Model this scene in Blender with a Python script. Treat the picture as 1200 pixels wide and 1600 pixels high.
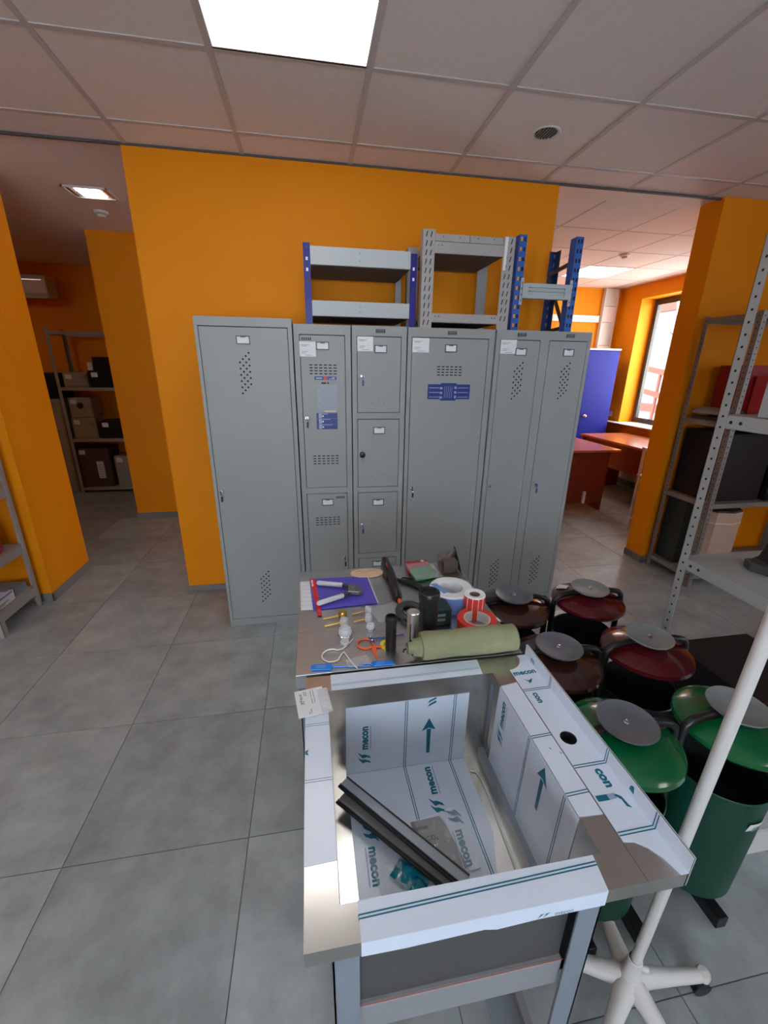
import bpy, math, random
from math import sin, cos, pi, radians, sqrt
from mathutils import Vector, Matrix
random.seed(7)
for o in list(bpy.data.objects): bpy.data.objects.remove(o)
S = bpy.context.scene
COL = S.collection

# ------------------------------------------------------------------ camera
PITCH, YAW, ROLL, FPX = 0.3338, 0.1731, 0.0140, 653.8
F = Vector((sin(YAW)*cos(PITCH), cos(YAW)*cos(PITCH), -sin(PITCH)))
RT0 = Vector((cos(YAW), -sin(YAW), 0)); UP0 = RT0.cross(F)
RT = RT0*cos(ROLL) + UP0*sin(ROLL); UP = -RT0*sin(ROLL) + UP0*cos(ROLL)
cd = bpy.data.cameras.new('camera'); cam = bpy.data.objects.new('camera', cd); COL.objects.link(cam)
cd.sensor_fit = 'VERTICAL'; cd.sensor_height = 32.0; cd.lens = FPX/1600*32.0
cd.clip_start = 0.02; cd.clip_end = 200
M = Matrix((RT, UP, -F)).transposed().to_4x4(); M.translation = Vector((0, 0, 1.587))
cam.matrix_world = M
S.camera = cam

# ------------------------------------------------------------------ world, exposure
EXPOSURE = -0.12
S.view_settings.view_transform = 'Standard'; S.view_settings.look = 'None'
S.view_settings.exposure = EXPOSURE; S.view_settings.gamma = 1.0
S.view_settings.use_curve_mapping = False
W = bpy.data.worlds.new('world'); S.world = W; W.use_nodes = True
wn = W.node_tree.nodes['Background']
wn.inputs[0].default_value = (0.80, 0.90, 1.0, 1); wn.inputs[1].default_value = 4.5

PANEL_MAIN, PANEL_FAR, DOWNLIGHT = 7.0, 8.0, 7.0   # emission of the ceiling luminaires
def area(name, loc, sx, sy, power, col, direction):
    l = bpy.data.lights.new(name, 'AREA'); l.shape = 'RECTANGLE'; l.size = sx; l.size_y = sy
    l.energy = power; l.color = col
    o = bpy.data.objects.new(name, l); COL.objects.link(o); o.location = loc
    o.rotation_euler = Vector(direction).to_track_quat('-Z', 'Y').to_euler()
    return o
# daylight entering through the windows (each lamp stands just outside its window)
area('daylight_rear_window', (-0.6, -2.95, 1.55), 2.6, 1.5, 80, (0.70, 0.84, 1.0), (0.05, 1, -0.25))
area('daylight_side_window', (4.85, -0.6, 1.6), 1.8, 1.5, 45, (0.70, 0.84, 1.0), (-1, 0.1, -0.25))
area('daylight_office_window', (4.98, 4.95, 1.75), 1.2, 1.5, 85, (1.0, 0.95, 0.88), (-1, 0.25, -0.2))

# ------------------------------------------------------------------ materials
MATS = {}
def mat(name, col, rough=0.5, metal=0.0, noise=0.0, scale=8.0, bump=0.0, bscale=40.0, coat=0.0, emit=None, es=0.0,
        alpha=1.0, trans=0.0, stretch=None, col2=None, detail=4.0, rnoise=0.0, ior=1.45, spec=0.5, objrand=0.0):
    m = bpy.data.materials.new(name); m.use_nodes = True; nt = m.node_tree; b = nt.nodes['Principled BSDF']
    b.inputs['Base Color'].default_value = (*col, 1); b.inputs['Roughness'].default_value = rough
    b.inputs['Metallic'].default_value = metal; b.inputs['IOR'].default_value = ior
    b.inputs['Specular IOR Level'].default_value = spec
    if coat: b.inputs['Coat Weight'].default_value = coat; b.inputs['Coat Roughness'].default_value = 0.08
    if emit: b.inputs['Emission Color'].default_value = (*emit, 1); b.inputs['Emission Strength'].default_value = es
    if alpha < 1: b.inputs['Alpha'].default_value = alpha
    if trans: b.inputs['Transmission Weight'].default_value = trans
    N = nt.nodes; L = nt.links
    tc = None
    if noise or bump or rnoise:
        tc = N.new('ShaderNodeTexCoord'); src = tc.outputs['Object']
        if objrand:
            oi = N.new('ShaderNodeObjectInfo'); va = N.new('ShaderNodeVectorMath'); va.operation = 'SCALE'
            va.inputs[0].default_value = (37, 19, 11); L.new(oi.outputs['Random'], va.inputs['Scale'])
            vb = N.new('ShaderNodeVectorMath'); vb.operation = 'ADD'; L.new(src, vb.inputs[0]); L.new(va.outputs[0], vb.inputs[1]); src = vb.outputs[0]
        if stretch:
            mp = N.new('ShaderNodeMapping'); mp.inputs['Scale'].default_value = stretch; L.new(src, mp.inputs['Vector']); src = mp.outputs[0]
    if noise:
        nz = N.new('ShaderNodeTexNoise'); nz.inputs['Scale'].default_value = scale; nz.inputs['Detail'].default_value = detail
        nz.inputs['Roughness'].default_value = 0.62
        L.new(src, nz.inputs['Vector'])
        cr = N.new('ShaderNodeValToRGB'); c2 = col2 or tuple(min(1, c*(1+noise)) for c in col)
        c1 = tuple(c*(1-noise) for c in col)
        cr.color_ramp.elements[0].color = (*c1, 1); cr.color_ramp.elements[1].color = (*c2, 1)
        cr.color_ramp.elements[0].position = 0.3; cr.color_ramp.elements[1].position = 0.7
        L.new(nz.outputs['Fac'], cr.inputs['Fac']); out = cr.outputs[0]
        if objrand:
            hs = N.new('ShaderNodeHueSaturation'); mr = N.new('ShaderNodeMapRange')
            mr.inputs['To Min'].default_value = 1-objrand; mr.inputs['To Max'].default_value = 1+objrand
            L.new(oi.outputs['Random'], mr.inputs['Value']); L.new(mr.outputs[0], hs.inputs['Value']); L.new(out, hs.inputs['Color']); out = hs.outputs[0]
        L.new(out, b.inputs['Base Color'])
    if rnoise:
        n3 = N.new('ShaderNodeTexNoise'); n3.inputs['Scale'].default_value = scale*1.7; L.new(src, n3.inputs['Vector'])
        m3 = N.new('ShaderNodeMapRange'); m3.inputs['To Min'].default_value = max(0, rough-rnoise); m3.inputs['To Max'].default_value = rough+rnoise
        L.new(n3.outputs['Fac'], m3.inputs['Value']); L.new(m3.outputs[0], b.inputs['Roughness'])
    if bump:
        n2 = N.new('ShaderNodeTexNoise'); n2.inputs['Scale'].default_value = bscale; n2.inputs['Detail'].default_value = 3
        L.new(src, n2.inputs['Vector'])
        bp = N.new('ShaderNodeBump'); bp.inputs['Strength'].default_value = bump; bp.inputs['Distance'].default_value = 0.01
        L.new(n2.outputs['Fac'], bp.inputs['Height']); L.new(bp.outputs[0], b.inputs['Normal'])
    m.diffuse_color = (*col, 1)
    MATS[name] = m; return m
ORANGE = mat('orange_paint', (0.80, 0.262, 0.0005), 0.6, noise=0.03, scale=1.5, bump=0.04, bscale=60, spec=0.25)
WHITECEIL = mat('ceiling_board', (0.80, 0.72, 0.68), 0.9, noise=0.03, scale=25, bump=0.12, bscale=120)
CEILBAR = mat('ceiling_runner_paint', (0.56, 0.51, 0.49), 0.55)
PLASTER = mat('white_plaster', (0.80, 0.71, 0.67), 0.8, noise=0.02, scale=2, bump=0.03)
SHADOWGAP = mat('dark_edge_trim', (0.10, 0.09, 0.09), 0.7)
TILE = mat('porcelain_tile', (0.315, 0.345, 0.345), 0.36, noise=0.24, scale=6.5, detail=9, bump=0.02, bscale=20, objrand=0.09, rnoise=0.08)
GROUT = mat('grout', (0.13, 0.13, 0.125), 0.9)
BASEB = mat('grey_baseboard', (0.20, 0.19, 0.19), 0.5, noise=0.06, scale=4)
HOLDERG = mat('holder_grey', (0.11, 0.115, 0.115), 0.4)
UNDERSHADE = mat('dark_shade_board', (0.10, 0.085, 0.075), 0.7)  # shade under the rack shelves, put into the colour
LOCK = mat('grey_powder_coat', (0.30, 0.315, 0.305), 0.42, noise=0.02, scale=3, bump=0.05, bscale=300)
DARKHOLE = mat('dark_opening', (0.012, 0.012, 0.013), 0.8)
CHROME = mat('chrome', (0.75, 0.75, 0.76), 0.15, 1.0)
BLACKP = mat('black_plastic', (0.012, 0.012, 0.014), 0.38, bump=0.05, bscale=200)
BLACKM = mat('black_rubber', (0.02, 0.02, 0.022), 0.7)
BLUEKEY = mat('blue_plastic', (0.04, 0.07, 0.32), 0.4)
PAPER = mat('white_paper', (0.75, 0.76, 0.78), 0.6)
GREYINK = mat('grey_ink', (0.28, 0.29, 0.31), 0.6)
BLACKINK = mat('black_ink', (0.03, 0.03, 0.035), 0.5)
NAVY = mat('navy_sticker', (0.02, 0.045, 0.22), 0.35)
PALEBLUE = mat('pale_blue_print', (0.30, 0.36, 0.55), 0.4)
STICKCLR = mat('faded_sticker', (0.29, 0.32, 0.37), 0.3)
REDST = mat('red_sticker', (0.65, 0.06, 0.04), 0.4)
TANST = mat('tan_print', (0.42, 0.30, 0.24), 0.4)
STEEL = mat('stainless_steel', (0.60, 0.585, 0.56), 0.24, 1.0, noise=0.05, scale=3, bump=0.03, bscale=9, rnoise=0.05)
STEELT = mat('brushed_table_steel', (0.50, 0.50, 0.51), 0.33, 1.0, noise=0.10, scale=6, stretch=(1, 12, 1), rnoise=0.08, bump=0.02, bscale=30)
FILM = mat('white_protective_film', (0.66, 0.74, 0.86), 0.28, noise=0.03, scale=7, bump=0.05, bscale=14, coat=0.2)
TEAL = mat('teal_print', (0.001, 0.145, 0.235), 0.4)
TEALB = mat('teal_plastic', (0.0, 0.22, 0.32), 0.12, bump=0.6, bscale=25, coat=0.6)
LEGP = mat('blue_grey_leg_paint', (0.20, 0.235, 0.275), 0.4, noise=0.04, scale=5)
APRON = mat('grey_basin_jacket', (0.115, 0.115, 0.115), 0.38, 0.5, noise=0.05, scale=3)
REDLINE = mat('red_film_edge', (0.45, 0.10, 0.07), 0.5)
GALV = mat('galvanised_grey', (0.33, 0.335, 0.33), 0.38, 0.35, noise=0.05, scale=10)
WARMGALV = mat('grey_rack_paint', (0.36, 0.345, 0.33), 0.38, 0.0, noise=0.04, scale=10)
SILVER = mat('silver_beam_paint', (0.42, 0.46, 0.47), 0.4)
BLUE = mat('royal_blue_paint', (0.014, 0.012, 0.20), 0.35)
BLUE2 = mat('rack_blue_paint', (0.02, 0.11, 0.42), 0.35)
BLUE2D = mat('rack_dark_blue_paint', (0.014, 0.045, 0.17), 0.4)
BLUECAB = mat('cabinet_blue_paint', (0.007, 0.012, 0.24), 0.55, spec=0.25)
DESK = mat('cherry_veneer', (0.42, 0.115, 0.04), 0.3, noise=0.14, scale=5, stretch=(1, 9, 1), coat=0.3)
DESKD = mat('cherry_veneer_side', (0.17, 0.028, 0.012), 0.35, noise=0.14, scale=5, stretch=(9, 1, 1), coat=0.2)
WFRAME = mat('dark_window_frame', (0.06, 0.058, 0.062), 0.4)
WHITEP = mat('white_plastic', (0.72, 0.71, 0.68), 0.35)
OFFW = mat('offwhite_enamel', (0.64, 0.63, 0.60), 0.3)
BROWN = mat('brown_enamel', (0.040, 0.014, 0.010), 0.16, coat=0.7)
MAROON = mat('maroon_enamel', (0.080, 0.004, 0.007), 0.14, coat=0.7)
GREEN = mat('green_enamel', (0.002, 0.105, 0.032), 0.18, coat=0.6)
GREEND = mat('green_bin_body', (0.003, 0.052, 0.032), 0.45, bump=0.04, bscale=100)
DGREEN_IN = mat('dark_bin_inside', (0.004, 0.010, 0.010), 0.7)
ASH = mat('grey_ashtray_enamel', (0.115, 0.125, 0.145), 0.42, 0.0, noise=0.10, scale=60, bump=0.05, bscale=250)
ASH2 = mat('pale_grey_ashtray_enamel', (0.20, 0.215, 0.215), 0.42, 0.0, noise=0.05, scale=60)
FRAMEB = mat('black_frame_enamel', (0.010, 0.010, 0.012), 0.28)
CARD = mat('cardboard', (0.50, 0.35, 0.26), 0.8, noise=0.05, scale=6)
CARDL = mat('pale_tape', (0.72, 0.58, 0.45), 0.5)
SAFEB = mat('black_safe_paint', (0.010, 0.010, 0.012), 0.5, spec=0.3, bump=0.05, bscale=150)
SAFEBR = mat('brown_safe_paint', (0.085, 0.060, 0.045), 0.4)
SAFEG = mat('olive_grey_safe_paint', (0.34, 0.325, 0.25), 0.45)
REDBOX = mat('red_box_paint', (0.27, 0.012, 0.012), 0.4)
REDBOX2 = mat('bright_red_box_paint', (0.48, 0.045, 0.05), 0.4)
PURPLE = mat('purple_catalogue', (0.10, 0.075, 0.50), 0.35)
RED = mat('red_print', (0.68, 0.025, 0.025), 0.35)
REDTAPE = mat('red_tape', (0.72, 0.055, 0.035), 0.28)
WOOD = mat('pale_wood', (0.68, 0.47, 0.32), 0.6, noise=0.08, scale=20, stretch=(1, 8, 1))
OLIVE = mat('olive_canvas', (0.26, 0.27, 0.15), 0.9, noise=0.10, scale=12, bump=0.7, bscale=30)
CORE = mat('paper_core', (0.68, 0.67, 0.63), 0.7)
BROWNC = mat('brown_core', (0.28, 0.20, 0.15), 0.8)
LTBLUE = mat('light_blue_tape_side', (0.18, 0.30, 0.66), 0.4)
BRIGHTBLUE = mat('bright_blue_plastic', (0.02, 0.22, 0.75), 0.3)
ORNG = mat('orange_plastic', (0.90, 0.13, 0.02), 0.35)
GOLD = mat('brass', (0.62, 0.42, 0.12), 0.3, 1.0)
ALU = mat('aluminium', (0.80, 0.79, 0.77), 0.34, 1.0)
CLEAR = mat('clear_plastic', (0.85, 0.88, 0.92), 0.05, alpha=0.38, bump=0.4, bscale=60, spec=1.0)
WRAP = mat('clear_wrap_film', (0.9, 0.93, 0.97), 0.05, alpha=0.24, bump=1.0, bscale=22, spec=1.0)
CREAM = mat('white_cord', (0.70, 0.68, 0.62), 0.5)
GREENP = mat('green_cloth', (0.03, 0.20, 0.07), 0.7, bump=0.4, bscale=60)
CRIMSON = mat('crimson_card', (0.36, 0.012, 0.035), 0.4)
BROWNP = mat('brown_crumpled_paper', (0.115, 0.088, 0.078), 0.4, bump=0.7, bscale=25)
DKGREY = mat('dark_grey_plastic', (0.045, 0.048, 0.052), 0.45)
MIDGREY = mat('mid_grey_plastic', (0.25, 0.26, 0.27), 0.45)
DKGREENB = mat('dark_green_box', (0.015, 0.035, 0.035), 0.4)
YELLOW = mat('yellow_plastic', (0.75, 0.72, 0.03), 0.4)
PEWTER = mat('grey_cast_metal', (0.20, 0.205, 0.20), 0.4, 0.7)
CHANNEL = mat('grey_channel_steel', (0.36, 0.40, 0.46), 0.32, 0.0, noise=0.05, scale=10)
BEZEL = mat('brown_glossy_board', (0.20, 0.17, 0.165), 0.22, coat=0.5)
LEDM = mat('led_panel_diffuser', (0.9, 0.9, 0.9), 0.4, emit=(1.0, 0.975, 0.94), es=PANEL_MAIN)
LEDF = mat('led_panel_diffuser_office', (0.9, 0.9, 0.9), 0.4, emit=(1.0, 0.95, 0.92), es=PANEL_FAR)
LEDS = mat('small_lamp_diffuser', (0.9, 0.9, 0.85), 0.4, emit=(1.0, 0.90, 0.82), es=DOWNLIGHT)
PASSAGE_FILL = mat('added_passage_fill_glow', (0.9, 0.9, 0.9), 0.4, emit=(1.0, 0.92, 0.82), es=4.2)  # glow of the added fill panel for the dim left passage
LEDB = mat('lamp_bulb', (0.9, 0.9, 0.85), 0.4, emit=(1.0, 0.92, 0.8), es=14)
BRICK = mat('outdoor_pink_render', (0.85, 0.68, 0.64), 0.9, noise=0.06, scale=2)
BRICKR = mat('outdoor_brick_red', (0.45, 0.18, 0.13), 0.9)
BARK = mat('bark', (0.10, 0.08, 0.07), 0.9)
ASPH = mat('outdoor_paving', (0.35, 0.34, 0.33), 0.9)
GLASS = mat('window_glass', (0.95, 0.98, 1.0), 0.0, trans=1.0, ior=1.05)

# ------------------------------------------------------------------ mesh builder
WL = {}     # world location of every object built here
class MB:
    def __init__(s): s.v = []; s.f = []; s.m = []; s.mats = []
    def mi(s, m):
        if m is None: return 0
        if m not in s.mats: s.mats.append(m)
        return s.mats.index(m)
    def add(s, vs, fs, m=None):
        k = len(s.v); i = s.mi(m); s.v += [tuple(v) for v in vs]
        for f in fs: s.f.append(tuple(k+a for a in f)); s.m.append(i)
        return s
    def box(s, x0, x1, y0, y1, z0, z1, m=None):
        if x0 > x1: x0, x1 = x1, x0
        if y0 > y1: y0, y1 = y1, y0
        if z0 > z1: z0, z1 = z1, z0
        return s.add([(x0,y0,z0),(x1,y0,z0),(x1,y1,z0),(x0,y1,z0),(x0,y0,z1),(x1,y0,z1),(x1,y1,z1),(x0,y1,z1)],
                     [(0,3,2,1),(4,5,6,7),(0,1,5,4),(1,2,6,5),(2,3,7,6),(3,0,4,7)], m)
    def obox(s, c, sx, sy, sz, ax=None, ay=None, az=None, m=None):
        c = Vector(c); ax = Vector(ax or (1,0,0)).normalized(); az = Vector(az or (0,0,1)).normalized()
        ay = Vector(ay).normalized() if ay else az.cross(ax)
        P = []
        for dz in (-.5,.5):
            for dx, dy in ((-.5,-.5),(.5,-.5),(.5,.5),(-.5,.5)): P.append(c+ax*dx*sx+ay*dy*sy+az*dz*sz)
        return s.add(P, [(0,3,2,1),(4,5,6,7),(0,1,5,4),(1,2,6,5),(2,3,7,6),(3,0,4,7)], m)
    def bar(s, p, q, w, t, m=None, up=(0,0,1)):      # rectangular bar from p to q: w across, t along 'up'
        p, q = Vector(p), Vector(q); d = (q-p); ln = d.length; d.normalize(); u = Vector(up)
        sd = d.cross(u).normalized(); u = sd.cross(d)
        return s.obox((p+q)/2, ln, w, t, d, sd, u, m)
    def cyl(s, p, q, r0, r1=None, n=20, m=None, cap=True):
        r1 = r0 if r1 is None else r1; p, q = Vector(p), Vector(q); d = (q-p).normalized()
        a = d.orthogonal().normalized(); b = d.cross(a); V = []
        for c, r in ((p, r0), (q, r1)):
            for i in range(n): t = 2*pi*i/n; V.append(c+a*cos(t)*r+b*sin(t)*r)
        Fc = [(i, (i+1) % n, n+(i+1) % n, n+i) for i in range(n)]
        if cap: Fc += [tuple(range(n-1, -1, -1)), tuple(range(n, 2*n))]
        return s.add(V, Fc, m)
    def tube(s, pts, r, n=8, m=None, closed=False, flat=1.0, up=None):
        pts = [Vector(p) for p in pts]; V = []; K = len(pts); pa = None
        for i, p in enumerate(pts):
            if closed: d = pts[(i+1) % K]-pts[i-1]
            else: d = pts[min(i+1, K-1)]-pts[max(i-1, 0)]
            d.normalize()
            if up is not None: a = Vector(up)-d*d.dot(Vector(up)); a = a.normalized() if a.length > 1e-4 else d.orthogonal().normalized()
            elif pa is None: a = d.orthogonal().normalized()
            else: a = (pa-d*d.dot(pa)).normalized()
            pa = a; b = d.cross(a); rr = r[i] if isinstance(r, (list, tuple)) else r
            for k in range(n): t = 2*pi*k/n; V.append(p+a*cos(t)*rr*flat+b*sin(t)*rr)
        Fc = []
        R = K if closed else K-1
        for i in range(R):
            j = (i+1) % K
            for k in range(n): Fc.append((i*n+k, i*n+(k+1) % n, j*n+(k+1) % n, j*n+k))
        if not closed: Fc += [tuple(range(n-1, -1, -1)), tuple(range((K-1)*n, K*n))]
        return s.add(V, Fc, m)
    def lathe(s, prof, c, n=32, m=None, ax=(0,0,1), cap=None):
        if cap is None: cap = not (prof[0][0] > 1e-5 and prof[-1][0] > 1e-5)
        c = Vector(c); ax = Vector(ax).normalized(); a = ax.orthogonal().normalized(); b = ax.cross(a); V = []; Fc = []
        for r, z in prof:
            for i in range(n): t = 2*pi*i/n; V.append(c+a*cos(t)*r+b*sin(t)*r+ax*z)
        for j in range(len(prof)-1):
            for i in range(n): Fc.append((j*n+i, j*n+(i+1) % n, (j+1)*n+(i+1) % n, (j+1)*n+i))
        if cap and prof[0][0] > 1e-5: Fc.append(tuple(range(n-1, -1, -1)))
        if cap and prof[-1][0] > 1e-5: Fc.append(tuple(range((len(prof)-1)*n, len(prof)*n)))
        return s.add(V, Fc, m)
    def prism(s, poly, off, m=None):        # 3D polygon extruded by off
        off = Vector(off); P = [Vector(p) for p in poly]; n = len(P)
        return s.add(P+[p+off for p in P], [tuple(range(n-1,-1,-1)), tuple(range(n, 2*n))]+[(i,(i+1)%n,n+(i+1)%n,n+i) for i in range(n)], m)
    def grid(s, fn, nu, nv, m=None):
        V = [fn(i/nu, j/nv) for j in range(nv+1) for i in range(nu+1)]
        return s.add(V, [(j*(nu+1)+i, j*(nu+1)+i+1, (j+1)*(nu+1)+i+1, (j+1)*(nu+1)+i) for j in range(nv) for i in range(nu)], m)
    def text(s, st, o, u, v, h, m=None, bold=0.0, center=False):
        V, Fc, w = textmesh(st, bold); o, u, v = Vector(o), Vector(u).normalized(), Vector(v).normalized()
        k = h/0.7; x0 = -w*k/2 if center else 0
        return s.add([o+u*(x+0)*k+u*x0+v*y*k for x, y in V], Fc, m)
    def build(s, name, m=None, parent=None, smooth=False, bevel=0.0, label=None, kind=None, origin=None):
        me = bpy.data.meshes.new(name)
        xs = [v[0] for v in s.v]; ys = [v[1] for v in s.v]; zs = [v[2] for v in s.v]
        if origin is None: origin = ((min(xs)+max(xs))/2, (min(ys)+max(ys))/2, min(zs))
        origin = Vector(origin)
        me.from_pydata([tuple(Vector(v)-origin) for v in s.v], [], s.f)
        ms = list(s.mats)
        if m is not None:
            if not ms: ms = [m]
        for q in ms: me.materials.append(q)
        if len(ms) > 1: me.polygons.foreach_set('material_index', s.m)
        if smooth: me.shade_smooth(); me.set_sharp_from_angle(angle=radians(38))
        me.update()
        o = bpy.data.objects.new(name, me); COL.objects.link(o); WL[o] = origin
        if parent is not None: o.parent = parent; o.location = origin-WL[parent]
        else: o.location = origin
        if bevel:
            bv = o.modifiers.new('bevel', 'BEVEL'); bv.width = bevel; bv.segments = 2; bv.limit_method = 'ANGLE'
        if label: o['label'] = label
        if kind: o['kind'] = kind
        return o
_T = {}
def textmesh(st, bold):
    if (st, bold) in _T: return _T[(st, bold)]
    c = bpy.data.curves.new('t', 'FONT'); c.body = st; c.size = 1.0; c.offset = bold; c.resolution_u = 2
    o = bpy.data.objects.new('t', c); COL.objects.link(o)
    bpy.context.view_layer.update()
    me = bpy.data.meshes.new_from_object(o.evaluated_get(bpy.context.evaluated_depsgraph_get()))
    V = [(v.co.x, v.co.y) for v in me.vertices]; Fc = [tuple(p.vertices) for p in me.polygons]
    bpy.data.objects.remove(o); bpy.data.curves.remove(c); bpy.data.meshes.remove(me)
    w = max((x for x, y in V), default=1)
    _T[(st, bold)] = (V, Fc, w); return _T[(st, bold)]
def tag(o, label, cat, group=None, kind=None):
    o['label'] = label; o['category'] = cat
    if group: o['group'] = group
    if kind: o['kind'] = kind
    return o
def thing(name, loc, label, cat, group=None):
    o = bpy.data.objects.new(name, None); COL.objects.link(o); o.location = loc; o.empty_display_size = 0.05
    WL[o] = Vector(loc); return tag(o, label, cat, group)
def struct(o): o['kind'] = 'structure'; return o
def instance(name, me, loc, parent):
    o = bpy.data.objects.new(name, me); COL.objects.link(o); o.parent = parent; o.location = Vector(loc)-WL[parent]; WL[o] = Vector(loc); return o
def B(x0, x1, y0, y1, z0, z1): return MB().box(x0, x1, y0, y1, z0, z1)

# ------------------------------------------------------------------ the setting
CZ = 2.692; YB = 2.935
floor = struct(B(-4.6, 5.2, -3.0, 6.5, -0.08, -0.004).build('floor', GROUT, origin=(0, 0, 0)))
TP = 0.5984
tm = MB(); g = 0.0016; q = TP/2
tm.v = []; tm.box(-q+g, q-g, -q+g, q-g, -0.012, -0.0008)
t0 = tm.build('tile', TILE, floor, origin=(0, 0, 0)); tme = t0.data; bpy.data.objects.remove(t0)
for i in range(-6, 10):
    for j in range(-9, 7):
        x = -0.8794+TP*(i+.5); y = 2.2864+TP*(j+.5)
        if x-q < -4.25 or x+q > 5.1 or y+q > 6.5 or y-q < -3: continue
        if y < -1.6 and (x < -2.2 or x > 2.6): continue
        if (y > 4.7 and -1.6 < x < 1.7): continue
        instance('tile', tme, (x, y, 0), floor)
# floor area under the tiles that are not laid one by one
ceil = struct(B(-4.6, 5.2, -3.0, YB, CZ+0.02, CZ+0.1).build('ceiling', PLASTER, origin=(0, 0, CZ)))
CX, CY = -0.9136, 2.1037
cells_light = {(1, -1): 'main', (1, -5): 'rear', (5, -5): 'rear', (-3, -5): 'rear', (-3, -1): 'rear'}
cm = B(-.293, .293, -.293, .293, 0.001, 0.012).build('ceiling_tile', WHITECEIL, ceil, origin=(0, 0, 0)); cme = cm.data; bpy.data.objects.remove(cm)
for i in range(-6, 10):
    for j in range(-8, 2):
        if (i, j) in cells_light: continue
        x0 = max(CX+.6*i, -4.5); x1 = min(CX+.6*(i+1), 5.1); y0 = CY+.6*j; y1 = min(y0+.6, YB)
        if y1-y0 < .5 or x1-x0 < .5:
            if y1-y0 < .05 or x1-x0 < .05: continue
            if y1-y0 >= .5 and x1-x0 >= .5: pass
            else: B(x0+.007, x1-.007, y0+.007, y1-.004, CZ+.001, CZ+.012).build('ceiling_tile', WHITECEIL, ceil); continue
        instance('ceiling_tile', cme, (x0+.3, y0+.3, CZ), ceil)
for i in range(-5, 10): B(CX+.6*i-.012, CX+.6*i+.012, -3, YB, CZ-.0035, CZ+.0005).build('ceiling_runner', CEILBAR, ceil)
for j in range(-8, 2): B(-4.6, 5.1, CY+.6*j-.012, CY+.6*j+.012, CZ-.003, CZ+.001).build('ceiling_runner', CEILBAR, ceil)
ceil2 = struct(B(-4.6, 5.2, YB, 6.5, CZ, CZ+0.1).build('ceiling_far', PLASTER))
for x in (2.075, 2.675, 3.165, 3.735, 4.33): B(x-.006, x+.006, YB+.2, 6.05, CZ-.002, CZ).build('ceiling_joint', CEILBAR, ceil2)
for y in (3.7, 4.285, 4.86, 5.495): B(1.95, 4.52, y-.006, y+.006, CZ-.002, CZ+.0005).build('ceiling_joint', CEILBAR, ceil2)
struct(B(-4.6, -0.936, YB-.012, YB+.004, CZ-.012, CZ-.0005).build('trim_1', SHADOWGAP))
struct(B(1.608, 2.79, YB-.012, YB+.004, CZ-.012, CZ-.0005).build('trim_2', SHADOWGAP))
struct(B(-0.936, 1.608, YB-.008, YB-.0005, CZ-.010, CZ-.0005).build('trim_3', SHADOWGAP))
struct(B(-0.936, 1.608, YB, YB+.28, 0, CZ).build('wall_back', ORANGE))
struct(B(-4.5, -1.84, YB, 3.46, 0, CZ).build('wall_left', ORANGE))
struct(B(-1.89, 1.95, 4.66, 6.4, 0, CZ).build('wall_middle', ORANGE))
struct(B(2.79, 4.7, 2.9, 3.09, 0, CZ).build('wall_right', ORANGE))
struct(B(-4.6, -1.89, 6.22, 6.4, 0, CZ).build('wall_far_left', ORANGE))
struct(B(1.95, 4.8, 6.09, 6.4, 0, CZ).build('wall_far_right', ORANGE))
struct(B(-4.7, -4.5, -3, 6.4, 0, CZ).build('wall_outer_left', ORANGE))
w = MB()        # office window wall x 4.52..4.82, opening y 4.25..5.66, z .86..2.51
w.box(4.52, 4.82, 3.09, 4.25, 0, CZ); w.box(4.52, 4.82, 5.66, 6.09, 0, CZ); w.box(4.52, 4.82, 4.25, 5.66, 0, .845); w.box(4.52, 4.82, 4.25, 5.66, 2.51, CZ)
struct(w.build('wall_office', ORANGE))
w = MB()        # right wall of the showroom, with a window y -1.5..0.3
w.box(4.7, 4.82, -3, -1.5, 0, CZ); w.box(4.7, 4.82, .3, 3.09, 0, CZ); w.box(4.7, 4.82, -1.5, .3, 0, .85); w.box(4.7, 4.82, -1.5, .3, 2.35, CZ)
struct(w.build('wall_outer_right', ORANGE))
w = MB()        # wall behind the camera, window x -1.9..0.7
w.box(-4.6, -1.9, -2.9, -2.75, 0, CZ); w.box(.7, 4.82, -2.9, -2.75, 0, CZ); w.box(-1.9, .7, -2.9, -2.75, 0, .8); w.box(-1.9, .7, -2.9, -2.75, 2.3, CZ)
struct(w.build('wall_rear', ORANGE))
def baseboard(n, *b): struct(B(*b).build(n, BASEB, bevel=.003))
baseboard('baseboard_back', -.94, 1.61, YB-.012, YB-.0005, 0, .045)
baseboard('baseboard_left', -4.5, -1.828, YB-.012, YB-.0005, 0, .06)
baseboard('baseboard_left_side', -1.8395, -1.828, YB-.012, 3.46, 0, .06)
baseboard('baseboard_middle', -1.9, -.95, 4.648, 4.6595, 0, .06)
baseboard('baseboard_right', 2.78, 4.6, 2.888, 2.8995, 0, .06)
baseboard('baseboard_right_side', 2.778, 2.7895, 2.888, 3.09, 0, .06)
baseboard('baseboard_far_right', 1.96, 4.5, 6.078, 6.0895, 0, .07)
baseboard('baseboard_office', 4.508, 4.5195, 3.1, 6.07, 0, .07)
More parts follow.
